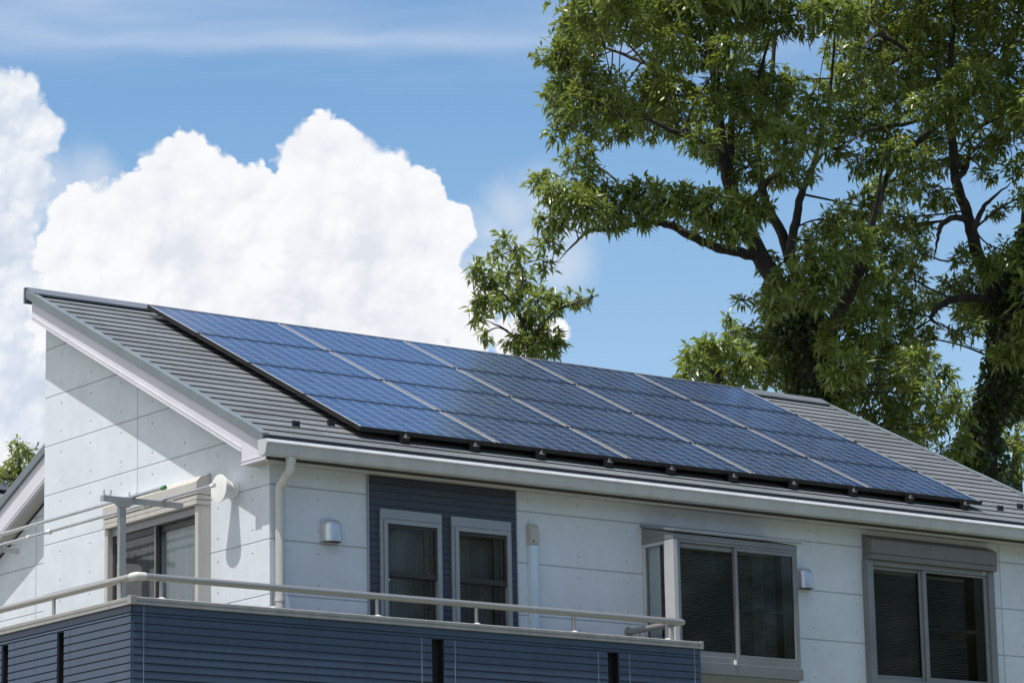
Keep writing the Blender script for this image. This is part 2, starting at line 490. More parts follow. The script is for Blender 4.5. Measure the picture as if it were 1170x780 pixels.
def leaf_mat(name, c0, c1, trans=0.35, rough=0.38):
    def f(N, b, t):
        at_ = N.n('ShaderNodeAttribute')
        at_.attribute_name = 'tint'
        s = N.sep(at_.outputs['Vector'])
        c = N.mix(s[0], c0, c1)
        c = N.mix(N.step(s[1], 0.93, 1.0, b=0.6), c, (0.13, 0.17, 0.03))
        t.links.new(c, b.inputs['Base Color'])
        b.inputs['Roughness'].default_value = rough
        b.inputs['Specular IOR Level'].default_value = 0.8
        o = t.nodes['Material Output']
        tl = N.n('ShaderNodeBsdfTranslucent')
        t.links.new(N.mix(0.55, c, (0.36, 0.43, 0.06)), tl.inputs[0])
        mx = N.n('ShaderNodeMixShader')
        mx.inputs[0].default_value = trans
        t.links.new(b.outputs[0], mx.inputs[1])
        t.links.new(tl.outputs[0], mx.inputs[2])
        t.links.new(mx.outputs[0], o.inputs[0])
    return mat(name, f)
M_LEAF = leaf_mat('broad_leaves', (0.060, 0.100, 0.018), (0.240, 0.315, 0.080), 0.38, 0.30)
M_WOOD = leaf_mat('far_wood_leaves', (0.070, 0.080, 0.060), (0.17, 0.18, 0.13), 0.25, 0.6)
M_IVY = leaf_mat('ivy_leaves', (0.022, 0.050, 0.014), (0.055, 0.095, 0.024), 0.15, 0.45)

def bark_fn(N, b, t):
    p = N.n('ShaderNodeTexCoord').outputs['Object']
    n1 = N.noise(N.v('MULTIPLY', p, (6, 6, 1.0)), 2.0, 6, 0.7)
    c = N.mix(N.step(n1, 0.35, 0.7), (0.016, 0.014, 0.012), (0.050, 0.042, 0.035))
    t.links.new(c, b.inputs['Base Color'])
    b.inputs['Roughness'].default_value = 0.9
    bp = N.n('ShaderNodeBump')
    bp.inputs['Distance'].default_value = 0.03
    t.links.new(n1, bp.inputs['Height'])
    t.links.new(bp.outputs[0], b.inputs['Normal'])
M_BARK = mat('bark', bark_fn)

def ground_fn(N, b, t):
    p = N.n('ShaderNodeTexCoord').outputs['Object']
    n1 = N.noise(p, 0.08, 6, 0.65)
    n2 = N.noise(p, 3.0, 6, 0.7)
    c = N.mix(N.step(n1, 0.4, 0.6), (0.16, 0.15, 0.13), (0.08, 0.11, 0.045))
    c = N.mix(N.m('MULTIPLY', n2, 0.5), c, (0.22, 0.21, 0.19))
    t.links.new(c, b.inputs['Base Color'])
    b.inputs['Roughness'].default_value = 0.95
M_GROUND = mat('garden_ground', ground_fn)

# ------------------------------------------------------------------ mesh helpers
def worldloc(o):
    v = Vector((0, 0, 0))
    while o is not None:
        v = v + o.location
        o = o.parent
    return v

class MB:
    """collects shapes (in house coordinates, z measured from the reference joint) into ONE mesh"""
    def __init__(self):
        self.v, self.f, self.m = [], [], []
    def add(self, vs, fs, mi=0):
        o = len(self.v)
        self.v += [tuple(map(float, q)) for q in vs]
        self.f += [tuple(i + o for i in f) for f in fs]
        self.m += [mi] * len(fs)
    def box(self, x0, x1, y0, y1, z0, z1, mi=0):
        x0, x1 = sorted((x0, x1)); y0, y1 = sorted((y0, y1)); z0, z1 = sorted((z0, z1))
        self.add([(x0, y0, z0), (x1, y0, z0), (x1, y1, z0), (x0, y1, z0), (x0, y0, z1), (x1, y0, z1), (x1, y1, z1), (x0, y1, z1)],
                 [(0, 3, 2, 1), (4, 5, 6, 7), (0, 1, 5, 4), (1, 2, 6, 5), (2, 3, 7, 6), (3, 0, 4, 7)], mi)
        return self
    def prism(self, poly, axis, a, b, mi=0):
        """poly: list of 2-D points in the two other axes (in x<y<z order), extruded along axis from a to b"""
        n = len(poly)
        def put(p, q):
            return {0: (q, p[0], p[1]), 1: (p[0], q, p[1]), 2: (p[0], p[1], q)}[axis]
        vs = [put(p, a) for p in poly] + [put(p, b) for p in poly]
        fs = [tuple(range(n))[::-1], tuple(range(n, 2 * n))] + [(i, (i + 1) % n, n + (i + 1) % n, n + i) for i in range(n)]
        self.add(vs, fs, mi)
        return self
    def tube(self, pts, rad, n=10, cap=True, mi=0):
        pts = [Vector(p) for p in pts]
        if not isinstance(rad, (list, tuple)):
            rad = [rad] * len(pts)
        rings = []
        up = None
        for i, p in enumerate(pts):
            d = (pts[min(i + 1, len(pts) - 1)] - pts[max(i - 1, 0)])
            if d.length < 1e-9:
                d = Vector((0, 0, 1))
            d.normalize()
            if up is None:
                up = Vector((0, 0, 1)) if abs(d.z) < .9 else Vector((1, 0, 0))
            a = d.cross(up)
            if a.length < 1e-4:
                a = d.cross(Vector((0.3, 1, 0.2)))
            a.normalize()
            b = a.cross(d); b.normalize()
            up = b
            rings.append([p + (a * math.cos(2 * math.pi * k / n) + b * math.sin(2 * math.pi * k / n)) * rad[i] for k in range(n)])
        vs = [q for r_ in rings for q in r_]
        fs = []
        for i in range(len(pts) - 1):
            for k in range(n):
                fs.append((i * n + k, i * n + (k + 1) % n, (i + 1) * n + (k + 1) % n, (i + 1) * n + k))
        if cap:
            fs.append(tuple(range(n))[::-1])
            fs.append(tuple((len(pts) - 1) * n + k for k in range(n)))
        self.add(vs, fs, mi)
        return self
    def build(self, name, m, parent=None, bevel=0.0, smooth=False, lift=True, recalc=True):
        me = bpy.data.meshes.new(name)
        off = worldloc(parent) if parent else Vector((0, 0, 0))
        g = G if lift else 0.0
        me.from_pydata([(x - off.x, y - off.y, z + g - off.z) for x, y, z in self.v], [], self.f)
        ms = m if isinstance(m, (list, tuple)) else [m]
        for q in ms:
            me.materials.append(q)
        if len(ms) > 1:
            me.polygons.foreach_set('material_index', self.m)
        if recalc:
            bm = bmesh.new(); bm.from_mesh(me)
            bmesh.ops.recalc_face_normals(bm, faces=bm.faces)
            bm.to_mesh(me); bm.free()
        o = bpy.data.objects.new(name, me)
        COL.objects.link(o)
        if parent:
            o.parent = parent
        if smooth:
            for pgn in me.polygons:
                pgn.use_smooth = True
            try:
                me.set_sharp_from_angle(angle=R(40))
            except Exception:
                pass
        if bevel:
            bv = o.modifiers.new('bevel', 'BEVEL')
            bv.width = bevel; bv.segments = 2; bv.limit_method = 'ANGLE'; bv.angle_limit = R(40)
            bv.use_clamp_overlap = True
        return o

def tag(o, label=None, cat=None, group=None, kind=None):
    for k, v in (('label', label), ('category', cat), ('group', group), ('kind', kind)):
        if v:
            o[k] = v
    return o

def thing(name, label, cat, loc, group=None, lift=True):
    o = bpy.data.objects.new(name, None)
    o.empty_display_size = 0.3
    COL.objects.link(o)
    o.location = (loc[0], loc[1], loc[2] + (G if lift else 0))
    return tag(o, label, cat, group)

# ------------------------------------------------------------------ setting: ground
mb = MB()
mb.add([(-900, -900, 0), (900, -900, 0), (900, 900, 0), (-900, 900, 0)], [(0, 1, 2, 3)])
tag(mb.build('ground', M_GROUND, lift=False), kind='structure')

# ------------------------------------------------------------------ the house
house = thing('house', 'pale grey two-storey house with slate roof, navy balcony and solar panels on top', 'house', (4.7, 2.0, -G))
XR, YB, ZG = 9.56, 3.754, -G          # right wall, back of the main block, ground
ROOF0, SL = 0.452, 0.5                # tile plane: z = ROOF0 + SL*y
T = 0.14                              # wall thickness

def wall_cells(mb, along, pos, inward, a0, a1, ztop, zbot, openings):
    """wall slab with openings; along='x' (front) or 'y' (gable). ztop may be a function of the coordinate"""
    cuts = sorted({a0, a1, *[o[0] for o in openings], *[o[1] for o in openings]})
    for u0, u1 in zip(cuts[:-1], cuts[1:]):
        um = (u0 + u1) / 2
        ops = sorted([o for o in openings if o[0] <= um <= o[1]], key=lambda o: o[2])
        z = zbot
        spans = []
        for o in ops:
            spans.append((z, o[2], False)); z = o[3]
        spans.append((z, None, True))
        for s0, s1, top in spans:
            if top:
                t0 = ztop(u0) if callable(ztop) else ztop
                t1 = ztop(u1) if callable(ztop) else ztop
                poly = [(u0, s0), (u1, s0), (u1, t1), (u0, t0)]
            else:
                poly = [(u0, s0), (u1, s0), (u1, s1), (u0, s1)]
            mb.prism(poly, 1 if along == 'x' else 0, pos, pos + inward)

# gable wall (x = 0) and front wall (y = 0)
mb = MB()
GZ = lambda y: 0.165 + 0.5 * max(0.0, y - 0.05) + (0.06 if y > 0.2 else 0.0)
wall_cells(mb, 'y', 0.0, T, 0.0, YB, lambda y: 0.30 + 0.5 * y, ZG, [(0.96, 2.40, -2.2, -0.09)])
mb.build('gable_wall', M_GABLE, house)
mb = MB()
wall_cells(mb, 'x', 0.0, T, T + 0.001, XR, 0.30, ZG,
           [(1.13, 1.66, -1.35, -0.20), (1.865, 2.40, -1.35, -0.205), (4.0, 5.36, -1.25, -0.16), (6.68, 8.2, -1.24, -0.10)])
mb.build('front_wall', M_FRONT, house)
mb = MB()
mb.box(T, XR - T, YB - T, YB - 0.001, ZG, 2.0)
mb.prism([(T + .001, ZG), (YB - T - .001, ZG), (YB - T - .001, 2.05), (T + .001, 0.30)], 0, XR - T, XR)
mb.build('rear_wall', M_FRONT, house)
# rooms behind the windows: floor slab, partition
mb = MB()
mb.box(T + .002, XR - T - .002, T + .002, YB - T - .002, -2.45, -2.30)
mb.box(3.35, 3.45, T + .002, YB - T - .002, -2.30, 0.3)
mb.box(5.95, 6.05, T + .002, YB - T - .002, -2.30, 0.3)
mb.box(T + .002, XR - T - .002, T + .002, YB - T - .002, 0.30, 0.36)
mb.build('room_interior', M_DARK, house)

# navy cladding strip between the two narrow windows: lap boards
mb = MB()
boards = np.arange(-2.2, 0.165, 0.0605)
W2 = [(1.10, 1.69), (1.84, 2.43)]
for i, z0 in enumerate(boards):
    z1 = min(z0 + 0.0605, 0.166)
    spans = [(0.976, 2.524)]
    if z1 < -0.13 and z1 > -1.4:
        spans = [(0.976, W2[0][0]), (W2[0][1], W2[1][0]), (W2[1][1], 2.524)]
    for a, b in spans:
        mb.prism([(-0.022, z0 + 0.003), (-0.022, z1 - 0.002), (-0.018, z1), (-0.002, z1), (-0.002, z0), (-0.016, z0)], 0, a, b)
mb.build('navy_cladding', M_NAVYD, house)
for a in (0.966, 2.524):
    mb = MB()
    mb.box(a, a + 0.010, -0.026, -0.002, -2.2, 0.165)
    mb.build('cladding_edge_trim', M_FRAMEW, house)
# corner piece
mb = MB()
mb.prism([(-0.006, -0.006), (0.11, -0.006), (0.11, -0.002), (-0.002, -0.002), (-0.002, 0.105), (-0.006, 0.105)], 2, ZG, 0.17)
mb.build('corner_trim', M_FRONT, house)

# ---- roof
roof = MB()
Y0, Y1, X0, X1 = -0.165, 3.83, -0.165, 9.74
roof.prism([(Y0, ROOF0 + SL * Y0 - 0.035), (Y1, ROOF0 + SL * Y1 - 0.035), (Y1, ROOF0 + SL * Y1 - 0.012), (Y0, ROOF0 + SL * Y0 - 0.012)], 0, X0, X1)
roof_o = roof.build('roof', M_FASCIA, house)
mb = MB()
pitch = 0.1628
nrow = int(math.ceil((Y1 - Y0) / pitch))
for i in range(nrow):
    y0 = Y0 + i * pitch
    y1 = min(y0 + pitch + 0.02, Y1)
    zb = ROOF0 + SL * y0
    th = 0.0075
    x = X0 + 0.03 - random.random() * 0.9
    # one course: butt thick at the bottom, running out under the next course
    jit = 0
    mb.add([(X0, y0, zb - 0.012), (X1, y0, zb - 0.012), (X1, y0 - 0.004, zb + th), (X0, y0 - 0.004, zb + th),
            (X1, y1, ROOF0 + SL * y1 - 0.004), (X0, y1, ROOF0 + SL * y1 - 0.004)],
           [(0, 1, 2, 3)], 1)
    mb.add([(X0, y0 - 0.004, zb + th), (X1, y0 - 0.004, zb + th), (X1, y1, ROOF0 + SL * y1 - 0.004), (X0, y1, ROOF0 + SL * y1 - 0.004)],
           [(0, 1, 2, 3)], 0)
mb.build('slate_tiles', [M_TILE, M_BUTT_SHADE], roof_o)
# eave starter strip
mb = MB()
mb.prism([(-0.205, 0.270), (-0.185, 0.270), (-0.160, 0.352), (-0.184, 0.366)], 0, X0, X1)
mb.build('eave_flashing', M_BLACK, roof_o)
# ridge capping
mb = MB()
zr = ROOF0 + SL * Y1
mb.prism([(3.69, zr - 0.035), (3.84, zr + 0.050), (3.885, zr + 0.052), (3.885, zr - 0.10), (3.86, zr - 0.10), (3.86, zr + 0.02), (3.84, zr + 0.04), (3.70, zr - 0.052)], 0, X0 - 0.004, X1 - 0.01)
mb.build('ridge_cap', M_RIDGE, roof_o, bevel=0.004)
# verges (metal edge along each gable), left and right
for x0, x1 in ((X0 - 0.022, X0 + 0.045), (X1 - 0.03, X1 + 0.022)):
    mb = MB()
    out = -1 if x0 < 0 else 1
    a, b = Y0 - 0.015, Y1 - 0.02
    za, zb = ROOF0 + SL * a, ROOF0 + SL * b
    lip = 0.026
    h = 0.058
    mb.prism([(a, za - h), (b, zb - h), (b, zb + lip), (a, za + lip)], 0, x0, x1)
    mb.build('verge_metal', M_VERGE, roof_o, bevel=0.004)
# barge board, left gable, with the boxed return at the eave
mb = MB()
XB = -0.155
poly = [(-0.185, 0.166), (0.182, 0.166), (0.182, 0.282), (3.745, 2.085), (3.745, ROOF0 + SL * 3.745 - 0.06), (-0.12, ROOF0 - 0.06 - 0.06), (-0.185, 0.32)]
mb.prism(poly, 0, XB, XB + 0.03)
mb.build('barge_board', M_TRIM, roof_o)
mb = MB()
for dz, th, pr in ((0.0, 0.016, 0.008), (0.030, 0.014, 0.006)):
    def zl(y): return 0.282 + (y - 0.182) * (2.085 - 0.282) / (3.745 - 0.182) + dz
    mb.prism([(0.182, zl(0.182)), (3.745, zl(3.745)), (3.745, zl(3.745) + th), (0.182, zl(0.182) + th)], 0, XB - pr, XB - 0.001)
    mb.prism([(-0.19, 0.166 + dz), (0.182, 0.166 + dz), (0.182, 0.166 + dz + th), (-0.19, 0.166 + dz + th)], 0, XB - pr, XB - 0.001)
mb.build('barge_moulding', M_TRIM, roof_o)
# rake soffit
mb = MB()
mb.prism([(0.20, 0.292), (3.74, 2.083), (3.74, 2.095), (0.20, 0.304)], 0, XB + 0.03, 0.0)
mb.prism([(-0.185, 0.168), (0.178, 0.168), (0.178, 0.178), (-0.185, 0.178)], 0, XB + 0.03, 0.0)
mb.box(0.0, XR + 0.15, -0.185, 0.0, 0.168, 0.178)
mb.build('soffit', M_SOFFIT, roof_o)
mb = MB()
mb.box(XB, XR + 0.16, -0.203, -0.187, 0.164, 0.310)
mb.build('fascia', M_FASCIA, roof_o)
mb = MB()
mb.box(XB, XR + 0.16, -0.209, -0.187, 0.142, 0.162)
mb.build('soffit_lip', M_LIP, roof_o, bevel=0.003)
# right barge
mb = MB()
mb.prism([(-0.185, 0.166), (0.182, 0.166), (0.182, 0.282), (3.745, 2.085), (3.745, ROOF0 + SL * 3.745 - 0.06), (-0.12, ROOF0 - 0.12), (-0.185, 0.32)], 0, XR + 0.13, XR + 0.16)
mb.build('barge_board', M_TRIM, roof_o)
# snow guards: small black clips screwed through the slates
sg = [(0.383, 0), (0.848, 1), (1.337, 0), (1.80, 1), (2.269, 0), (2.72, 1), (3.18, 0), (3.64, 1), (4.095, 0), (4.54, 1), (4.991, 0),
      (5.45, 1), (5.92, 0), (6.38, 1), (6.845, 0), (7.28, 1), (7.718, 0), (8.19, 1), (8.672, 0), (9.118, 1), (9.55, 0)]
for x, row in sg:
    y = 0.19 + row * pitch
    z = ROOF0 + SL * y
    mb = MB()
    mb.box(x - 0.033, x + 0.033, y - 0.012, y + 0.004, z + 0.0, z + 0.052)
    mb.box(x - 0.033, x - 0.020, y - 0.022, y - 0.010, z + 0.0, z + 0.052)
    mb.box(x + 0.020, x + 0.033, y - 0.022, y - 0.010, z + 0.0, z + 0.052)
    mb.build('snow_guard', M_BLACK, roof_o)

# ---- gutter along the eave (open half-box profile) with end caps
mb = MB()
prof = []
outer = [(-0.105, 0.335), (-0.110, 0.215), (-0.125, 0.204), (-0.190, 0.200), (-0.214, 0.212), (-0.224, 0.240), (-0.234, 0.285), (-0.250, 0.294), (-0.252, 0.302), (-0.232, 0.330)]
inner = [(-0.226, 0.331), (-0.226, 0.300), (-0.222, 0.288), (-0.212, 0.242), (-0.200, 0.222), (-0.130, 0.214), (-0.118, 0.222), (-0.114, 0.335)]
GY, GZ_ = -0.10, -0.023
outer = [(y + GY, z + GZ_) for y, z in outer]
inner = [(y + GY, z + GZ_) for y, z in inner]
mb.prism(outer + inner, 0, -0.240, XR + 0.20)
g_o = mb.build('gutter', M_GUTTER, house, smooth=False)
mb = MB()
mb.prism(outer, 0, -0.246, -0.240)
mb.build('end_cap', M_GUTTER, g_o)
for xj in (4.38, 6.24):
    mb = MB()
    mb.prism([(y - 0.003, z - 0.002) for y, z in outer[2:]] + [(y + 0.001, z) for y, z in outer[2:][::-1]], 0, xj, xj + 0.05)
    mb.build('joint_sleeve', M_GUTTER, g_o)
# downpipe: outlet, swan neck, vertical
mb = MB()
mb.tube([(0.033, -0.268, 0.182), (0.033, -0.268, 0.100), (0.034, -0.258, 0.075), (0.045, -0.092, -0.030), (0.047, -0.082, -0.055), (0.047, -0.082, ZG)], 0.0385, n=16)
dp = mb.build('downpipe', M_PIPE, house, smooth=True)
for z in (-0.14, -0.95, -1.9, -3.0, -4.2, -5.4):
    mb = MB()
    mb.tube([(0.047, -0.082, z), (0.047, -0.082, z - 0.028)], 0.0425, n=16)
    mb.box(0.042, 0.056, -0.045, -0.002, z - 0.02, z - 0.008)
    mb.build('pipe_bracket', M_PIPE, dp, smooth=True)
for a, b in (((0.033, -0.268, 0.182), (0.033, -0.268, 0.130)), ((0.036, -0.228, 0.057), (0.0385, -0.197, 0.037))):
    mb = MB()
    mb.tube([a, b], 0.0440, n=16)
    mb.build('pipe_collar', M_PIPE, dp, smooth=True)

# ---- windows
def frame_x(mb, x0, x1, z0, z1, y0, y1, w, wb=None, wt=None, mi=0):
    """rectangular frame facing -y"""
    wb = w if wb is None else wb
    wt = w if wt is None else wt
    mb.box(x0, x0 + w, y0, y1, z0, z1, mi); mb.box(x1 - w, x1, y0, y1, z0, z1, mi)
    mb.box(x0 + w, x1 - w, y0, y1, z0, z0 + wb, mi); mb.box(x0 + w, x1 - w, y0, y1, z1 - wt, z1, mi)

def pane_x(x0, x1, z0, z1, y, parent, m=None):
    p = MB()
    p.add([(x0, y, z0), (x1, y, z0), (x1, y, z1), (x0, y, z1)], [(0, 1, 2, 3)])
    return p.build('pane', m or M_GLASSD, parent, recalc=False)

# two narrow double-hung windows in the navy strip
for k, (x0, x1, zt) in enumerate(((1.078, 1.712, -0.113), (1.818, 2.452, -0.118))):
    mb = MB()
    zb = -1.42
    mb.box(x0, x1, -0.050, -0.024, zt - 0.083, zt)                                 # flat header board
    frame_x(mb, x0, x1, zb, zt - 0.084, -0.050, -0.024, 0.026)
    frame_x(mb, x0 + 0.030, x1 - 0.012, zb + 0.03, zt - 0.088, -0.062, 0.02, 0.036)
    w = mb.build('double_hung_window', M_FRAMEW, house, bevel=0.003)
    wi = x0 + 0.066, x1 - 0.050
    zm = -0.645
    mb = MB()
    frame_x(mb, wi[0], wi[1], zb + 0.07, zm - 0.004, -0.010, 0.022, 0.020, 0.045, 0.035)
    frame_x(mb, wi[0], wi[1], zm - 0.035, zt - 0.125, -0.042, -0.012, 0.018, 0.045, 0.03)
    mb.box(wi[1] - 0.055, wi[1] - 0.045, -0.03, -0.011, zb + 0.1, zt - 0.16)
    mb.build('sash', M_SASH, w, bevel=0.002)
    pane_x(wi[0] + 0.02, wi[1] - 0.02, zb + 0.11, zm - 0.04, 0.006, w)
    pane_x(wi[0] + 0.018, wi[1] - 0.018, zm + 0.01, zt - 0.155, -0.028, w)
    # net curtain, gathered
    mb = MB()
    n = 26
    pts = [(wi[0] + (wi[1] - wi[0]) * i / n, 0.17 + 0.015 * math.sin(i * 1.9 + k)) for i in range(n + 1)]
    for (xa, ya), (xb, yb_) in zip(pts[:-1], pts[1:]):
        mb.add([(xa, ya, zb), (xb, yb_, zb), (xb, yb_, zt - 0.15), (xa, ya, zt - 0.15)], [(0, 1, 2, 3)])
    mb.build('curtain', M_GREYCURT, w)
    mb = MB()
    mb.box(wi[0] + 0.012, wi[0] + 0.058, 0.0005, 0.003, zm - 0.068, zm - 0.048)
    if k == 0:
        mb.build('sticker', M_WHITE, w)

def blind(x0, x1, y, z0, z1, parent, pitch=0.021, along='x'):
    mb = MB()
    z = z1
    mb.box(*((x0, x1, y - 0.012, y + 0.012) if along == 'x' else (y - 0.012, y + 0.012, x0, x1)), z1, z1 + 0.025)
    while z > z0:
        if along == 'x':
            mb.add([(x0, y - 0.010, z - 0.012), (x1, y - 0.010, z - 0.012), (x1, y + 0.006, z), (x0, y + 0.006, z)], [(0, 1, 2, 3)])
        else:
            mb.add([(y - 0.010, x0, z - 0.012), (y - 0.010, x1, z - 0.012), (y + 0.006, x1, z), (y + 0.006, x0, z)], [(0, 1, 2, 3)])
        z -= pitch
    return mb.build('blind', M_BLIND, parent)

# box bay window
bx0, bx1, byf = 3.94, 5.405, -0.44
zt, zs = -0.122, -1.262
mb = MB()
mb.prism([(0.0, -0.010), (byf - 0.03, zt + 0.010), (byf - 0.03, zt - 0.012), (0.0, -0.032)], 0, bx0 - 0.012, bx1 + 0.03)      # little sloping hood
mb.box(bx0, bx1, byf, -0.002, zt - 0.070, zt - 0.02)
mb.prism([(-0.002, -0.035), (byf + 0.01, zt - 0.014), (byf + 0.01, zt - 0.0195), (-0.002, zt - 0.0195)], 0, bx0 + 0.006, bx1 - 0.006)
bay = mb.build('bay_window', M_ALU, house, bevel=0.003)
mb = MB()
z0, z1 = zs, zt - 0.072
mb.box(bx0 + 0.002, bx0 + 0.05, byf + 0.002, byf + 0.135, z0, z1)                     # front left corner post
mb.box(bx0 + 0.004, bx0 + 0.045, -0.035, -0.002, z0, z1)
mb.box(bx0 + 0.004, bx0 + 0.045, byf + 0.137, -0.037, z1 - 0.03, z1)
mb.box(bx0 + 0.004, bx0 + 0.045, byf + 0.137, -0.037, z0, z0 + 0.05)
mb.build('corner_post', M_POSTW, bay, bevel=0.003)
mb = MB()
frame_x(mb, bx0 + 0.052, bx1, z0, z1, byf + 0.004, byf + 0.08, 0.022, 0.05, 0.022)
mb.box(bx1 - 0.04, bx1 - 0.004, byf + 0.085, -0.002, z0, z1)
mb.build('outer_frame', M_ALU, bay, bevel=0.003)
xm = 4.672
mb = MB()
frame_x(mb, bx0 + 0.076, xm + 0.02, z0 + 0.052, z1 - 0.024, byf + 0.034, byf + 0.060, 0.03, 0.045, 0.04)
mb.build('left_sash', M_ALU, bay, bevel=0.002)
mb = MB()
frame_x(mb, xm - 0.012, bx1 - 0.024, z0 + 0.052, z1 - 0.024, byf + 0.006, byf + 0.032, 0.028, 0.03, 0.03)
mb.build('right_sash', M_ALU, bay, bevel=0.002)
mb = MB()
mb.box(bx1 - 0.17, bx1 - 0.055, byf + 0.033, byf + 0.05, z0 + 0.08, z1 - 0.055)
mb.box(xm + 0.02, bx1 - 0.055, byf + 0.036, byf + 0.05, -0.775, -0.75)
mb.build('inner_stile', M_STILE, bay)
pane_x(bx0 + 0.1, xm, z0 + 0.09, z1 - 0.05, byf + 0.046, bay)
pane_x(xm, bx1 - 0.04, z0 + 0.075, z1 - 0.05, byf + 0.020, bay)
p = MB()
p.add([(bx0 + 0.02, -0.03, z0 + 0.045), (bx0 + 0.02, byf + 0.13, z0 + 0.045), (bx0 + 0.02, byf + 0.13, z1 - 0.025), (bx0 + 0.02, -0.03, z1 - 0.025)], [(0, 1, 2, 3)])
p.build('pane', M_GLASS, bay, recalc=False)
mb = MB()
n = 14
for i in range(n):
    ya_, yb_ = -0.03 - 0.17 * i / n, -0.03 - 0.17 * (i + 1) / n
    xa_, xb_ = bx0 + 0.055 + 0.008 * math.sin(i * 1.7), bx0 + 0.055 + 0.008 * math.sin((i + 1) * 1.7)
    mb.add([(xa_, ya_, z0 + 0.02), (xb_, yb_, z0 + 0.02), (xb_, yb_, z1 - 0.02), (xa_, ya_, z1 - 0.02)], [(0, 1, 2, 3)])
mb.build('curtain', M_CURT, bay)
blind(bx0 + 0.09, bx1 - 0.18, byf + 0.12, z0 + 0.05, z1 - 0.06, bay)
mb = MB()
mb.box(bx0 - 0.004, bx1 + 0.012, byf - 0.012, -0.002, zs - 0.105, zs - 0.002)
mb.prism([(-0.002, zs - 0.107), (byf + 0.02, zs - 0.107), (byf + 0.12, zs - 0.19), (-0.002, zs - 0.19)], 0, bx0 + 0.01, bx1 - 0.004)
mb.build('sill_box', M_ALU, bay, bevel=0.003)
mb = MB()
mb.box(4.602, 4.622, byf - 0.022, byf - 0.0, zs - 0.012, zs + 0.03)
mb.build('drain_clip', M_WHITE, bay)
# shut the bay's inside so no light leaks in from the sides
# big shuttered window on the right
mb = MB()
mb.prism([(0.0, 0.125), (-0.105, 0.078), (-0.13, 0.060), (-0.13, -0.069), (0.0, -0.069)], 0, 6.622, 8.28)
mb.prism([(0.0, -0.0725), (-0.124, -0.0725), (-0.124, -0.122), (0.0, -0.122)], 0, 6.622, 8.28)
sw = mb.build('shutter_window', M_SHUT, house, bevel=0.004)
mb = MB()
mb.box(6.607, 6.680, -0.082, -0.002, -1.32, -0.124); mb.box(8.196, 8.270, -0.082, -0.002, -1.32, -0.124)
mb.box(6.682, 8.194, -0.075, -0.002, -0.170, -0.124)
mb.box(6.682, 8.194, -0.082, -0.002, -1.32, -1.235)
mb.build('outer_frame', M_ALU, sw, bevel=0.003)
mb = MB()
frame_x(mb, 6.684, 7.36, -1.233, -0.172, -0.030, -0.005, 0.025, 0.04, 0.03)
mb.box(7.30, 7.335, -0.040, -0.031, -1.233, -0.172)
mb.build('left_sash', M_ALU, sw, bevel=0.002)
mb = MB()
frame_x(mb, 7.337, 8.192, -1.233, -0.172, -0.060, -0.033, 0.045, 0.04, 0.02)
mb.build('right_sash', M_ALU, sw, bevel=0.002)
mb = MB()
mb.box(8.04, 8.145, -0.031, -0.02, -1.19, -0.195)
mb.box(7.385, 8.14, -0.0325, -0.02, -0.735, -0.70)
mb.build('inner_stile', M_STILE, sw)
pane_x(6.70, 7.34, -1.2, -0.195, -0.018, sw)
pane_x(7.38, 8.15, -1.2, -0.19, -0.046, sw)
blind(6.70, 7.34, 0.05, -1.2, -0.22, sw, 0.024)
blind(7.40, 8.03, 0.09, -1.2, -0.22, sw, 0.024)
mb = MB(); mb.box(8.125, 8.145, -0.085, -0.076, -0.150, -0.135); mb.build('latch', M_WHITE, sw)

# glazed door on the gable with its shutter box
mb = MB()
ya, yb2 = 0.905, 2.455
mb.prism([(0.0, 0.235), (-0.10, 0.200), (-0.145, 0.150), (-0.145, 0.045), (0.0, 0.045)], 1, ya, yb2)
mb.prism([(0.0, 0.040), (-0.140, 0.040), (-0.140, 0.000), (0.0, 0.000)], 1, ya, yb2)
mb.prism([(0.0, -0.005), (-0.145, -0.005), (-0.145, -0.045), (0.0, -0.045)], 1, ya, yb2)
gd = mb.build('balcony_door', M_FRAMEB, house, bevel=0.004)
for a in (ya + 0.002, yb2 - 0.055):
    mb = MB()
    mb.box(-0.125, -0.002, a, a + 0.053, -2.25, -0.047)
    mb.build('door_jamb', M_FRAMEB, gd, bevel=0.003)
mb = MB()
mb.box(-0.095, -0.002, ya + 0.057, yb2 - 0.057, -0.115, -0.047)
mb.build('shutter_slat', M_ALU, gd, bevel=0.003)
mb = MB()
def frame_y(mb, y0, y1, z0, z1, x0, x1, w, wb=None, wt=None):
    wb = w if wb is None else wb; wt = w if wt is None else wt
    mb.box(x0, x1, y0, y0 + w, z0, z1); mb.box(x0, x1, y1 - w, y1, z0, z1)
    mb.box(x0, x1, y0 + w, y1 - w, z0, z0 + wb); mb.box(x0, x1, y0 + w, y1 - w, z1 - wt, z1)
frame_y(mb, ya + 0.057, 1.70, -2.2, -0.117, -0.045, -0.02, 0.035, 0.05, 0.06)
mb.build('right_sash', M_SASH, gd, bevel=0.002)
mb = MB()
frame_y(mb, 1.64, 2.395, -2.2, -0.117, -0.075, -0.05, 0.04, 0.05, 0.06)
mb.box(-0.080, -0.076, 1.645, 1.675, -2.2, -0.12)
mb.build('left_sash', M_SASH, gd, bevel=0.002)
mb = MB(); mb.box(-0.088, -0.082, 1.655, 1.672, -2.2, -0.12); mb.build('meeting_stile', M_ALU, gd)
def pane_y(y0, y1, z0, z1, x, parent, m):
    p = MB()
    p.add([(x, y1, z0), (x, y0, z0), (x, y0, z1), (x, y1, z1)], [(0, 1, 2, 3)])
    return p.build('pane', m, parent, recalc=False)
pane_y(0.99, 1.67, -2.16, -0.17, -0.032, gd, M_GLASS)
pane_y(1.68, 2.36, -2.16, -0.17, -0.062, gd, M_GLASSD)
mb = MB()
n = 60
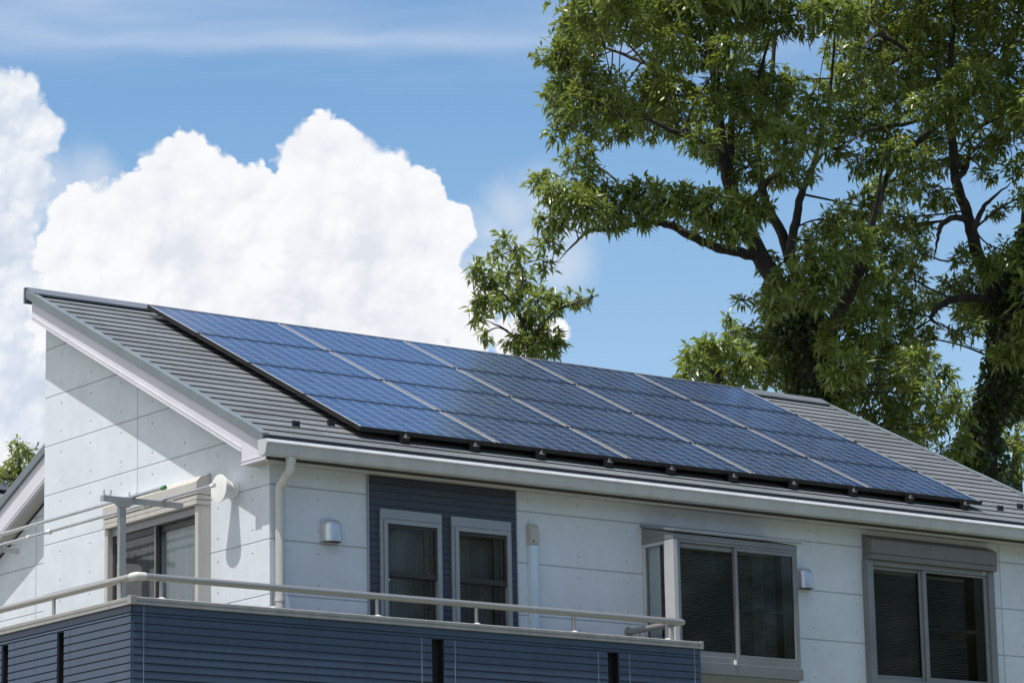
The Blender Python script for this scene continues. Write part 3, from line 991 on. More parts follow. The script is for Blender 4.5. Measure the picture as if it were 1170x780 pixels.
pts = [(0.98 + 0.80 * i / n, 0.03 + 0.018 * math.sin(i * 0.95)) for i in range(n + 1)]
for (u0, q0), (u1, q1) in zip(pts[:-1], pts[1:]):
    mb.add([(q0, u0, -2.2), (q1, u1, -2.2), (q1, u1, -0.12), (q0, u0, -0.12)], [(0, 1, 2, 3)])
mb.build('curtain', M_CURT, gd, smooth=True)
mb = MB()
pts = [(1.8 + 0.62 * i / 40, 0.13 + 0.018 * math.sin(i * 0.95)) for i in range(41)]
for (u0, q0), (u1, q1) in zip(pts[:-1], pts[1:]):
    mb.add([(q0, u0, -2.2), (q1, u1, -2.2), (q1, u1, -0.12), (q0, u0, -0.12)], [(0, 1, 2, 3)])
mb.build('curtain', M_GREYCURT, gd, smooth=True)

# ---- round vent cowl on the gable, two vent hoods on the front, duct cover
mb = MB()
c = (0.52, 0.028)
prof = [(-0.002, 0.066), (-0.014, 0.066), (-0.016, 0.056), (-0.045, 0.058), (-0.10, 0.086), (-0.152, 0.116), (-0.160, 0.119), (-0.166, 0.118), (-0.1665, 0.112)]
n = 40
vs = [(x, c[0] + r_ * math.cos(2 * math.pi * k / n), c[1] + r_ * math.sin(2 * math.pi * k / n)) for x, r_ in prof for k in range(n)]
fs = [(i * n + k, i * n + (k + 1) % n, (i + 1) * n + (k + 1) % n, (i + 1) * n + k) for i in range(len(prof) - 1) for k in range(n)]
fs.append(tuple((len(prof) - 1) * n + k for k in range(n)))
mb.add(vs, fs)
mb.build('round_vent_cowl', M_WHITE, house, smooth=True)

def vent_hood(xc, zc):
    mb = MB()
    w, h, d = 0.094, 0.190, 0.108
    # rounded hood: plan section is a half-ellipse, shoulders round over at the top
    n, k = 24, 9
    rows = []
    for j in range(k + 1):
        a = j / k * math.pi / 2
        zz = zc + h * 0.5 - 0.068 + 0.068 * math.sin(a) if j else zc - h * 0.5
        sc = 1.0 if j == 0 else 0.42 + 0.58 * math.cos(a)
        ring = []
        for i in range(n + 1):
            t_ = math.pi * i / n
            cx, cy = math.cos(t_), math.sin(t_)
            ring.append((xc + w * sc ** .75 * math.copysign(abs(cx) ** 0.72, cx), -0.003 - d * sc * abs(cy) ** 0.75, zz))
        rows.append(ring)
    vs = [q for r_ in rows for q in r_]
    m_ = n + 1
    fs = [(j * m_ + i, j * m_ + i + 1, (j + 1) * m_ + i + 1, (j + 1) * m_ + i) for j in range(k) for i in range(n)]
    fs.append(tuple(k * m_ + i for i in range(m_)))
    mb.add(vs, fs)
    o = mb.build('vent_hood', M_HOOD, house, smooth=True)
    mb = MB()
    mb.box(xc - w - 0.003, xc + w + 0.003, -0.003, -0.0015, zc - h * 0.5 - 0.003, zc + h * 0.5 - 0.01)
    mb.build('back_plate', M_HOOD, o)
    mb = MB()
    mb.box(xc - w + 0.012, xc + w - 0.012, -0.075, -0.004, zc - h * 0.5 + 0.004, zc - h * 0.5 + 0.02)
    mb.build('louvre', M_BLACK, o)
vent_hood(0.582, -0.345)
vent_hood(5.838, -0.358)
mb = MB()
mb.box(2.657, 2.731, -0.062, -0.002, -2.2, -0.300)
mb.box(2.670, 2.720, -0.066, -0.062, -2.2, -0.300)
du = mb.build('duct_cover', M_DUCT, house, bevel=0.008)
mb = MB()
mb.prism([(-0.002, -0.115), (-0.052, -0.118), (-0.074, -0.150), (-0.074, -0.272), (-0.060, -0.297), (-0.002, -0.297)], 0, 2.650, 2.738)
mb.build('duct_cap', M_DUCTCAP, du, bevel=0.008)
mb = MB(); mb.tube([(2.672, -0.0745, -0.268), (2.672, -0.077, -0.268)], 0.008, n=10); mb.build('screw', M_BLACK, du)

# ---- balcony
CX0, CX1, CY0, CY1, ZC = -1.785, 3.955, -0.795, 4.9, -1.148
bal = MB()
bal.box(-1.70, -0.002, -0.69, CY1 - 0.1, -2.45, -2.27)
bal.box(0.0, 3.85, -0.69, -0.004, -2.45, -2.27)
balc = bal.build('balcony', M_SOFFIT, house)
# core of the parapet, with the drain slots left open
def lap(mb, poly_axis, u0, u1, face, out, ztop, zbot):
    """horizontal lap boards on a parapet face; poly_axis 0: boards run along x, 1: along y"""
    z = ztop
    while z > zbot:
        z0 = max(z - 0.0605, zbot)
        d = out
        poly = [(face, z0 + 0.004), (face + 0.011 * d, z0 + 0.005), (face + 0.014 * d, z0 + 0.009), (face + 0.0115 * d, z - 0.003), (face + 0.006 * d, z), (face, z)]
        mb.prism(poly, poly_axis, u0, u1)
        z = z0
def parapet(name, axis, u0, u1, out_face, in_face, slots, joints):
    d = -1
    zt_, zb_ = ZC - 0.062, -2.75
    zslot = zt_ - 0.085
    mb = MB()
    edges = [u0] + [q for s_ in slots for q in s_] + [u1]
    segs = list(zip(edges[0::2], edges[1::2]))
    mb2 = MB()
    f0 = out_face + 0.014
    for a, b in segs:
        if axis == 0:
            mb.box(a, b, f0, in_face, zb_, zslot)
        else:
            mb.box(f0, in_face, a, b, zb_, zslot)
    if axis == 0:
        mb.box(u0, u1, f0, in_face, zslot, zt_)
    else:
        mb.box(f0, in_face, u0, u1, zslot, zt_)
    liners = []
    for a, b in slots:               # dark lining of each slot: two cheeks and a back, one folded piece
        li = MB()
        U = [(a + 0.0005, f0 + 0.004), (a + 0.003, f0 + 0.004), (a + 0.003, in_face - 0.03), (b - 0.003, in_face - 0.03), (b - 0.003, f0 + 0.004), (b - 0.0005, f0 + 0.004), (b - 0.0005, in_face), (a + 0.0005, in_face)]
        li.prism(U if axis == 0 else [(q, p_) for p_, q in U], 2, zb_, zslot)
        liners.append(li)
    # boards
    cut = sorted(joints)
    lap(mb, axis, u0, u1, f0, -1, zt_, zslot)
    for a, b in segs:
        brk = [a] + [q for q in cut if a + .02 < q < b - .02] + [b]
        for p0, p1 in zip(brk[:-1], brk[1:]):
            lap(mb, axis, p0 + (0.002 if p0 != a else 0), p1 - (0.002 if p1 != b else 0), f0, -1, zslot, zb_)
    o = mb.build(name, M_NAVY, balc)
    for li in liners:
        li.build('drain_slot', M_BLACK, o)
    return o
FY, FX = -0.778, -1.768
JF = (-1.66, 0.96, 1.295, 2.795, 3.135, 3.86)
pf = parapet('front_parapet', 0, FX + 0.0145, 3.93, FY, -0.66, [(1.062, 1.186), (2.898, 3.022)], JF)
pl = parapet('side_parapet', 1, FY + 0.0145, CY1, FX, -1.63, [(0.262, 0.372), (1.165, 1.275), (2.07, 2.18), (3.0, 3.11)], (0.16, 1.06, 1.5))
mb = MB()
mb.box(3.81, 3.928, -0.658, -0.004, -2.75, ZC - 0.062)
mb.build('return_parapet', M_NAVY, balc)
# pale sealant lines of the vertical board joints
for x in JF:
    mb = MB()
    mb.box(x - 0.0025, x + 0.0025, FY - 0.0005, FY + 0.012, -2.75, ZC - (0.15 if x > 0 and x < 3.5 else 0.066))
    mb.build('joint_sealant', M_FRAMEW, pf)
# capping
mb = MB()
h0, h1 = ZC - 0.062, ZC
def capprof(o_, i_):
    return [(o_, h0), (o_, h0 + 0.022), (o_ + 0.006, h0 + 0.024), (o_ + 0.006, h0 + 0.030), (o_, h0 + 0.032), (o_, h1 - 0.008), (o_ + 0.012, h1), (i_, h1), (i_, h0)]
mb.prism(capprof(CY0, -0.64), 0, CX0 + 0.05, CX1 - 0.03)
mb.prism(capprof(CX0, -1.61), 1, CY0 + 0.05, CY1)
mb.box(3.79, CX1 - 0.004, -0.638, -0.004, h0, h1)
mb.build('parapet_cap', M_CAP, balc)
mb = MB()
mb.box(CX0 - 0.006, CX0 + 0.05, CY0 - 0.006, CY0 + 0.05, h0 - 0.003, h1 + 0.006)
mb.build('cap_corner', M_CAP, balc, bevel=0.004)
mb = MB()
mb.box(CX1 - 0.03, CX1, CY0 - 0.003, -0.637, h0 - 0.003, h1 + 0.004)
mb.build('cap_corner', M_CAP, balc, bevel=0.004)
# handrail
ZR_ = -0.982
RX, RY, RXE = -1.702, -0.736, 3.765
mb = MB()
rr = 0.0285
mb.tube([(RX, CY1 - 0.3, ZR_), (RX, RY + 0.05, ZR_)], rr, n=16)
mb.tube([(RX + 0.05, RY, ZR_), (3.75, RY, ZR_), (3.778, RY, ZR_ - 0.004), (3.79, RY, ZR_ - 0.012)], [rr, rr, rr * .9, rr * .5], n=16)
mb.tube([(RXE, RY + 0.02, ZR_), (RXE, -0.012, ZR_)], rr, n=16)
hr = mb.build('handrail', M_RAIL, balc, smooth=True)
mb = MB()
mb.tube([(RX, RY + 0.075, ZR_), (RX, RY + 0.02, ZR_), (RX + 0.006, RY + 0.006, ZR_), (RX + 0.02, RY, ZR_), (RX + 0.075, RY, ZR_)], 0.033, n=16)
mb.build('elbow', M_PIPE, hr, smooth=True)
mb = MB(); mb.tube([(RXE, -0.012, ZR_), (RXE, -0.002, ZR_)], 0.045, n=16); mb.build('wall_flange', M_RAIL, hr, smooth=True)
for x, y in [(q, RY) for q in (-1.481, -0.46, 0.551, 1.547, 2.57, 3.589)] + [(RX, q) for q in (-0.495, 0.543, 1.56, 2.58, 3.6)] + [(RXE, -0.60), (RXE, -0.14)]:
    mb = MB()
    mb.tube([(x, y, ZC - 0.0), (x, y, ZR_ - 0.01)], 0.0155, n=12)
    po = mb.build('rail_post', M_RAIL, hr, smooth=True)
    mb = MB()
    mb.tube([(x, y, ZC + 0.001), (x, y, ZC + 0.008), (x, y, ZC + 0.014)], [0.038, 0.036, 0.020], n=14)
    mb.build('post_flange', M_WHITE, po, smooth=True)

# ---- lower rear wing: its wall stands back, its roof falls away from the main block
WX = 0.5
def wz(y): return 0.985 - 0.468 * (y - 4.363)          # underside line of its barge at plane x = WX-0.17
mb = MB()
mb.prism([(YB, ZG), (9.5, ZG), (9.5, wz(9.5) - 0.3), (YB, wz(YB) - 0.3)], 0, WX, WX + T)
mb.build('wing_wall', M_GABLE, house)
mb = MB()
mb.prism([(YB + 0.001, wz(YB) + 0.0), (9.8, wz(9.8)), (9.8, wz(9.8) + 0.05), (YB + 0.001, wz(YB) + 0.05)], 0, WX - 0.14, 9.0)
wr = mb.build('wing_roof', M_TILE, house)
mb = MB()
mb.prism([(YB + 0.002, wz(YB) - 0.02), (9.8, wz(9.8) - 0.02), (9.8, wz(9.8) + 0.07), (YB + 0.002, wz(YB) + 0.07)], 0, WX - 0.185, WX - 0.13)
mb.build('verge_metal', M_VERGE, wr, bevel=0.004)
mb = MB()
mb.prism([(YB + 0.002, wz(YB) - 0.27), (9.75, wz(9.75) - 0.27), (9.75, wz(9.75) - 0.021), (YB + 0.002, wz(YB) - 0.021)], 0, WX - 0.160, WX - 0.13)
for dz in (0.0, 0.030):
    mb.prism([(YB + 0.002, wz(YB) - 0.27 + dz), (9.75, wz(9.75) - 0.27 + dz), (9.75, wz(9.75) - 0.255 + dz), (YB + 0.002, wz(YB) - 0.255 + dz)], 0, WX - 0.167, WX - 0.161)
mb.build('barge_board', M_TRIM, wr)
mb = MB()
mb.prism([(YB + 0.002, wz(YB) - 0.268), (9.7, wz(9.7) - 0.268), (9.7, wz(9.7) - 0.258), (YB + 0.002, wz(YB) - 0.258)], 0, WX - 0.13, WX)
mb.build('soffit', M_SOFFIT, wr)

# ------------------------------------------------------------------ solar array
PX0, PY0, PZ0 = 0.945, 0.05, ROOF0 + SL * 0.05 + 0.112
ang = math.atan(SL)
ca, sa = math.cos(ang), math.sin(ang)
rowname = ['bottom row', 'second row up', 'third row up', 'top row']
colname = ['leftmost column', 'second column from the left', 'middle column', 'fourth column from the left', 'rightmost column']
p_frame = p_cell = None
for r_ in range(4):
    for c_ in range(5):
        s0 = r_ * (PL + 0.009)
        loc = (PX0 + c_ * (PW + 0.004), PY0 + s0 * ca, PZ0 + s0 * sa)
        root = thing('solar_panel', f'blue solar panel on the slate roof, {rowname[r_]}, {colname[c_]}', 'solar panel', loc, 'solar panels bolted on the slate roof')
        root.rotation_euler = (ang, 0, 0)
        if p_frame is None:
            mb = MB()
            fw, fh = 0.013, 0.040
            mb.box(0, PW, 0, fw + 0.004, -fh, 0); mb.box(0, PW, PL - fw - 0.004, PL, -fh, 0)
            mb.box(0, fw, fw + 0.004, PL - fw - 0.004, -fh, 0); mb.box(PW - fw, PW, fw + 0.004, PL - fw - 0.004, -fh, 0)
            mb.box(fw, PW - fw, fw, PL - fw, -0.014, -0.010)
            p_frame = mb.build('frame', M_PFRAME, None, bevel=0.0015, lift=False)
            mb = MB()
            mb.add([(fw, fw, -0.0025), (PW - fw, fw, -0.0025), (PW - fw, PL - fw, -0.0025), (fw, PL - fw, -0.0025)], [(0, 1, 2, 3)])
            p_cell = mb.build('cell_sheet', M_CELL, None, lift=False)
            f_, g_ = p_frame, p_cell
        else:
            f_, g_ = p_frame.copy(), p_cell.copy()
            COL.objects.link(f_); COL.objects.link(g_)
        f_.parent = root; g_.parent = root

# mounting rails: run up the slope under the modules, their ends show at the front
ends = ['under the left end of the panels', 'second from the left', 'third from the left', 'fourth from the left', 'fifth from the left',
        'sixth from the left', 'fifth from the right end', 'third from the right end', 'second from the right end', 'under the right end of the panels']
ends[6] = 'fourth from the right end'
railx = (1.405, 2.143, 2.863, 3.625, 4.349, 5.091, 5.826, 6.580, 7.314, 8.045)
LR = 4 * (PL + 0.009)
def rail_mesh(x0):
    pass
rail_src = None
for x, e in zip(railx, ends):
    loc = (x, 0.10, ROOF0 + SL * 0.10)
    root = thing('mounting_rail', f'black mounting rail with bolted end clamp, {e}', 'mounting rail', loc, 'rails carrying the solar panels')
    root.rotation_euler = (ang, 0, 0)
    if rail_src is None:
        a = MB(); a.box(-0.020, 0.020, 0.0, LR - 0.05, 0.016, 0.056); a.box(-0.030, 0.030, 0.02, 0.10, 0.004, 0.016)
        for q in np.arange(0.6, LR - 0.2, 0.65): a.box(-0.035, 0.035, q, q + 0.09, 0.0, 0.016)
        b = MB(); b.box(-0.040, 0.034, -0.060, -0.001, 0.006, 0.058); b.box(-0.046, -0.036, -0.064, -0.012, 0.010, 0.070); b.box(0.030, 0.040, -0.064, -0.012, 0.010, 0.066)
        c = MB(); c.tube([(0, -0.035, 0.060), (0, -0.035, 0.086)], 0.010, n=8); c.box(-0.036, 0.030, -0.056, -0.010, 0.0585, 0.064)
        rail_src = [a.build('rail', M_BLACK, None, lift=False), b.build('end_clamp', M_PFRAME, None, lift=False), c.build('clamp_bolt', M_STEEL, None, lift=False)]
        parts = rail_src
    else:
        parts = [q.copy() for q in rail_src]
        for q in parts: COL.objects.link(q)
    for q in parts: q.parent = root

# ------------------------------------------------------------------ laundry stands and poles on the balcony
def laundry_stand(label, xl, xr, xp, y, z, hooks):
    root = thing('laundry_stand', label, 'laundry stand', (xp, y, -2.27), 'laundry stands on the balcony')
    mb = MB(); mb.box(xp - 0.032, xp + 0.032, y - 0.02, y + 0.02, -2.268, z - 0.03); mb.build('post', M_POST, root, bevel=0.003)
    mb = MB()
    mb.prism([(xl, z - 0.030), (xp - 0.10, z - 0.035), (xp - 0.045, z - 0.07), (xp + 0.045, z - 0.07), (xp + 0.10, z - 0.035), (xr, z - 0.030), (xr, z + 0.018), (xl, z + 0.018)], 1, y - 0.026, y - 0.021)
    mb.box(xl, xr, y - 0.021, y + 0.022, z - 0.026, z + 0.018)
    mb.box(xl - 0.004, xl, y - 0.028, y + 0.026, z - 0.032, z + 0.020)
    mb.box(xr, xr + 0.004, y - 0.028, y + 0.026, z - 0.032, z + 0.020)
    mb.build('arm', M_POST, root, bevel=0.002)
    mb = MB()
    for dx, dz in ((-0.03, -0.02), (0.03, -0.02), (0.0, -0.055)): mb.tube([(xp + dx, y - 0.027, z + dz), (xp + dx, y - 0.031, z + dz)], 0.005, n=8)
    mb.build('rivets', M_STEEL, root)
    for hx in hooks:
        mb = MB()
        pts = [(hx + 0.034 * math.cos(t_), y, z + 0.050 + 0.034 * math.sin(t_)) for t_ in np.linspace(R(150), R(390), 14)]
        mb.tube(pts, 0.007, n=8)
        mb.build('hook', M_WHITE if False else M_STEEL, root, smooth=True)
    return root
laundry_stand('grey T-shaped laundry stand rising behind the balcony rail before the glazed door', -1.185, -0.43, -1.0, 0.68, -0.115, (-1.135, -0.895, -0.545))
laundry_stand('grey laundry stand whose arm end shows at the left picture edge below the lower roof', -1.25, -0.435, -1.02, 3.45, -0.115, (-1.16, -0.87, -0.60))
for nm, x, y0, col, lab in (('laundry_pole', -0.905, 0.19, M_GREEN, 'steel laundry pole with green end cap, upper one through the stand hooks'),
                            ('laundry_pole', -0.618, -0.10, M_WHITE, 'steel laundry pole with white end cap reaching past the stand, lower one')):
    root = thing(nm, lab, 'laundry pole', (x, y0, -0.085), 'laundry poles on the balcony stands')
    mb = MB(); mb.tube([(x, y0, -0.085), (x, 4.4, -0.085)], 0.0155, n=12); mb.build('tube', M_STEEL, root, smooth=True)
    mb = MB(); mb.tube([(x, y0 - 0.035, -0.085), (x, y0 + 0.015, -0.085)], 0.0185, n=12); mb.build('end_cap', col, root, smooth=True)
    if col is M_WHITE:
        for yy, L in ((0.95, 0.03), (2.52, 0.07), (2.9, 0.03)):
            mb = MB(); mb.tube([(x, yy, -0.085), (x, yy + L, -0.085)], 0.021, n=12)
            if L > 0.05 or yy < 1: mb.tube([(x, yy + 0.02, -0.07), (x, yy + 0.02, -0.115 if yy > 1 else -0.13)], 0.009, n=8)
            mb.build('stopper', M_WHITE, root, smooth=True)

# ------------------------------------------------------------------ neighbour's roof beyond the wing
def neighbour():
    a = at(-140, 538, 64); b = at(45, 553.5, 66.0)
    zr_ = (a[2] + b[2]) / 2
    cx, cy = b[0], b[1]
    root = thing('neighbour_house', 'neighbouring house seen as a sliver of grey tiled ridge at the left edge', 'house', (cx - 4, cy + 3, 0), lift=False)
    x0, x1 = cx - 14, cx + 0.5
    mb = MB(); mb.box(x0 + .4, x1 - .4, cy - 3.6, cy + 3.6, 0, zr_ - 2.1); mb.build('wall', M_FRONT, root, lift=False)
    mb = MB()
    mb.prism([(cy - 4.2, zr_ - 2.3), (cy, zr_ - 0.18), (cy + 4.2, zr_ - 2.3), (cy + 4.2, zr_ - 2.42), (cy, zr_ - 0.3), (cy - 4.2, zr_ - 2.42)], 0, x0, x1)
    rf = mb.build('roof', M_TILE, root, lift=False)
    mb = MB()
    mb.prism([(cy - 0.2, zr_ - 0.19), (cy - 0.13, zr_ - 0.02), (cy + 0.13, zr_ - 0.02), (cy + 0.2, zr_ - 0.19)], 0, x0, x1)
    mb.build('ridge_cap', M_RIDGE, rf, lift=False)
neighbour()

# ------------------------------------------------------------------ trees
def leaf_mesh(name, centers, normals, length, width, m, parent, per=8, droop=0.22, spread=1.0, tipsize=0.028, ovate=False, upbias=0.0):
    """rosettes of lance-shaped folded leaves; every leaf is two quads"""
    n = len(centers)
    if n == 0:
        return None
    C_ = np.repeat(centers, per, 0)
    A_ = np.repeat(normals, per, 0)
    k = len(C_)
    # leaf direction = twig direction + random radial + droop
    rd = RNG.normal(size=(k, 3)); rd /= np.linalg.norm(rd, axis=1)[:, None]
    d = A_ * 0.5 + rd * spread * np.array([1.0, 1.0, 0.75])
    d[:, 2] += upbias - droop * RNG.random(k)
    d /= np.linalg.norm(d, axis=1)[:, None]
    ref = np.tile(np.array([0.0, 0.0, 1.0]), (k, 1)) + RNG.normal(size=(k, 3)) * 0.45
    side = np.cross(d, ref); side /= np.linalg.norm(side, axis=1)[:, None] + 1e-9
    up = np.cross(side, d)
    L = (length * (0.7 + 0.6 * RNG.random(k)))[:, None]
    Wd = (width * (0.75 + 0.5 * RNG.random(k)))[:, None]
    base = C_ + RNG.normal(size=(k, 3)) * tipsize
    mid = base + d * L * (0.45 if not ovate else 0.35) - up * L * 0.02
    dr = np.zeros((k, 3)); dr[:, 2] = -1
    tip = base + d * L * 0.97 + dr * L * 0.18
    l_ = mid + side * Wd * 0.5 + up * Wd * 0.16
    r__ = mid - side * Wd * 0.5 + up * Wd * 0.16
    V = np.stack([base, l_, tip, r__, mid], 1).reshape(-1, 3)
    i0 = (np.arange(k) * 5)[:, None]
    F = np.concatenate([i0 + np.array([[0, 4, 2, 1]]), i0 + np.array([[0, 3, 2, 4]])], 1).reshape(-1, 4)
    off = worldloc(parent)
    V = V - np.array(off)
    me = bpy.data.meshes.new(name)
    me.vertices.add(len(V)); me.vertices.foreach_set('co', V.astype(np.float32).ravel())
    me.loops.add(F.size); me.loops.foreach_set('vertex_index', F.astype(np.int32).ravel())
    me.polygons.add(len(F))
    me.polygons.foreach_set('loop_start', (np.arange(len(F)) * 4).astype(np.int32))
    me.update(calc_edges=True)
    tint = np.zeros((k, 3), np.float32)
    ros = np.repeat(RNG.random(n), per)
    tint[:, 0] = np.clip(0.45 * ros + 0.55 * RNG.random(k), 0, 1)
    tint[:, 1] = np.clip(np.repeat(RNG.random(n), per) * 0.98 + 0.02 * RNG.random(k), 0, 1)
    at_ = me.attributes.new('tint', 'FLOAT_VECTOR', 'POINT')
    at_.data.foreach_set('vector', np.repeat(tint, 5, 0).astype(np.float32).ravel())
    me.materials.append(m)
    o = bpy.data.objects.new(name, me)
    COL.objects.link(o)
    o.parent = parent
    return o

def smoothline(pts, n=6):
    pts = np.array(pts, float)
    out = []
    for i in range(len(pts) - 1):
        p0 = pts[max(i - 1, 0)]; p1 = pts[i]; p2 = pts[i + 1]; p3 = pts[min(i + 2, len(pts) - 1)]
        for q in range(n):
            t_ = q / n
            out.append(0.5 * ((2 * p1) + (-p0 + p2) * t_ + (2 * p0 - 5 * p1 + 4 * p2 - p3) * t_ ** 2 + (-p0 + 3 * p1 - 3 * p2 + p3) * t_ ** 3))
    out.append(pts[-1])
    return np.array(out)

def tree(name, label, cat, depth, limbs, clumps, dspread, dens=0.105, leaf=(0.140, 0.039), grp=None, extra=(), tall=(), seed=1,
         leafm=None, trunk_foot=None, dcenter=None, spread=1.0):
    """limbs: list of (list of (px, py, radius_px), depth offset); clumps: (px, py, r_px[, depth offset])"""
    global RNG
    RNG = np.random.default_rng(seed)
    rs = random.Random(seed)
    pm = depth / FPX                   # metres per pixel at the tree's distance
    foot = at(trunk_foot[0], trunk_foot[1], depth)
    root = thing(name, label, cat, (foot[0], foot[1], 0), grp, lift=False)
    tb = MB()
    skel = []
    for li, (pts, doff) in enumerate(limbs):
        P = [at(x, y, depth + (doff if np.isscalar(doff) else np.interp(i, [0, len(pts) - 1], doff))) for i, (x, y, r_) in enumerate(pts)]
        rad = [r_ * pm for _, _, r_ in pts]
        if li == 0:
            P = [np.array([foot[0], foot[1], 0.0])] + P
            rad = [rad[0] * 1.45] + rad
        rad[-1] *= 0.25
        if li and len(rad) > 3:
            rad[-2] *= 0.75
        L = smoothline(np.column_stack([np.array(P), rad]))
        L[:, :3] += RNG.normal(size=(len(L), 3)) * 0.006
        tb.tube([tuple(q[:3]) for q in L], [max(0.006, q[3]) for q in L], n=10)
        skel.append(L)
    S_ = np.concatenate(skel)
    sel = S_[:, 2] > (at(800, 600, depth)[2] if depth > 20 else 0)
    S_ = S_[sel] if sel.any() else S_
    cents, norms = [], []
    def do_clump(x, y, r_, doff, d_, branch=True):
        cw = at(x, y, depth + doff)
        rw = r_ * pm
        ds = np.linalg.norm(S_[:, :3] - cw, axis=1) + np.maximum(0, S_[:, 2] - cw[2]) * 0.8
        near = S_[np.argmin(ds)]
        if branch and np.linalg.norm(near[:3] - cw) < 1.9:
            a = near[:3]
            midp = (a + cw) / 2 + np.array([0, 0, -0.06 * np.linalg.norm(cw - a)]) * rs.uniform(-1.2, 0.5) + RNG.normal(size=3) * 0.05
            Lb = smoothline([a, midp, cw], 5)
            r0 = min(near[3] * 0.5, 0.010 + 0.006 * np.linalg.norm(cw - a))
            tb.tube([tuple(q) for q in Lb], list(np.linspace(r0, 0.010, len(Lb))), n=6, cap=False)
        n = max(3, int(d_ * r_ * r_))
        u = RNG.normal(size=(n, 3)); u /= np.linalg.norm(u, axis=1)[:, None]
        rad = rw * (0.25 + 0.75 * RNG.random(n) ** 0.6)
        # elongated along the bough, flattened
        pos = cw + u * rad[:, None] * np.array([1.0, 1.15, 0.86])
        cents.append(pos); norms.append(u)
        if branch:
            for j in range(min(n, 6)):
                tb.tube([tuple(cw), tuple((cw + pos[j]) / 2 + np.array([0, 0, 0.04])), tuple(pos[j])], [0.009, 0.006, 0.004], n=4, cap=False)
    for cl in clumps:
        x, y, r_ = cl[:3]
        doff = cl[3] if len(cl) > 3 else rs.uniform(-dspread, dspread)
        do_clump(x, y, r_, doff, dens)
    tb.build('trunk', M_BARK, root, smooth=True, lift=False)
    leaf_mesh('crown', np.concatenate(cents), np.concatenate(norms), leaf[0], leaf[1], leafm or M_LEAF, root, spread=spread)
    if tall:
        cents, norms = [], []
        for x, y, r_ in tall:
            do_clump(x, y, r_, rs.uniform(-3, 3), dens * 0.10, branch=False)
        leaf_mesh('added_crown', np.concatenate(cents), np.concatenate(norms), 0.40, 0.18, leafm or M_LEAF, root, spread=spread, tipsize=0.2)
    if extra:
        cents, norms = [], []
        for x, y, r_ in extra:
            do_clump(x, y, r_, rs.uniform(-dspread, dspread) * 1.3, dens * 0.30, branch=False)
        leaf_mesh('upper_crown', np.concatenate(cents), np.concatenate(norms), leaf[0] * 1.6, leaf[1] * 1.8, leafm or M_LEAF, root, spread=spread, tipsize=0.14)
    return root

CL_LEFT = [(680, 15, 28), (650, 30, 22), (635, 62, 22), (660, 60, 26), (688, 38, 24), (720, 18, 30), (760, 10, 32), (638, 108, 16), (657, 92, 26), (690, 98, 24),
    (742, 40, 22), (765, 55, 26), (752, 85, 24), (640, 122, 18), (667, 117, 24), (702, 122, 26), (736, 115, 26), (770, 105, 26), (638, 150, 13), (668, 146, 22), (704, 146, 22),
    (740, 140, 24), (775, 138, 24), (660, 178, 18), (622, 206, 14), (642, 222, 22), (668, 205, 22), (672, 238, 24), (702, 226, 24), (735, 222, 22), (760, 228, 24),
    (700, 248, 15), (730, 246, 14), (632, 250, 18), (626, 278, 13), (622, 300, 10), (790, 226, 22), (815, 232, 24), (800, 255, 18), (832, 258, 20), (846, 232, 22),
    (800, 20, 30), (840, 15, 32), (880, 15, 32), (800, 58, 24), (832, 60, 22), (862, 45, 20), (920, 22, 26), (955, 18, 30), (862, 88, 24), (846, 112, 22), (882, 108, 24), (905, 92, 18),
    (890, 132, 26), (860, 150, 26), (832, 100, 22), (808, 120, 22), (800, 160, 20), (826, 170, 24), (856, 190, 22), (898, 165, 28), (930, 150, 24), (930, 116, 20), (910, 195, 20), (885, 203, 14),
    (845, 262, 18), (862, 240, 18), (880, 300, 14), (880, 345, 20), (890, 380, 24), (870, 398, 22), (852, 385, 16), (900, 412, 26), (925, 400, 22), (910, 437, 20), (880, 425, 20), (850, 345, 7),
    (960, 255, 24), (936, 272, 22), (970, 280, 26), (985, 236, 22), (945, 308, 26), (918, 292, 16), (980, 310, 28), (965, 345, 28), (932, 335, 24), (900, 318, 18),
    (960, 385, 26), (990, 372, 28), (940, 430, 26), (965, 420, 28), (1000, 415, 28), (990, 455, 28), (960, 450, 24), (1010, 485, 24), (1000, 335, 26), (1010, 290, 24), (1048, 412, 20), (1036, 422, 24), (1026, 455, 26), (1055, 448, 20), (1078, 432, 14), (1092, 455, 13), (1040, 490, 24), (1066, 485, 19),
    (1075, 520, 19), (1046, 515, 18), (1085, 472, 15), (1098, 512, 15), (1060, 530, 16), (1104, 482, 9)]
CL_LEFT = [(x, y, r_, -1.3 + 0.4 * math.sin(x * 0.7 + y)) if x < 850 and 196 < y < 312 else (x, y, r_) for x, y, r_ in CL_LEFT]
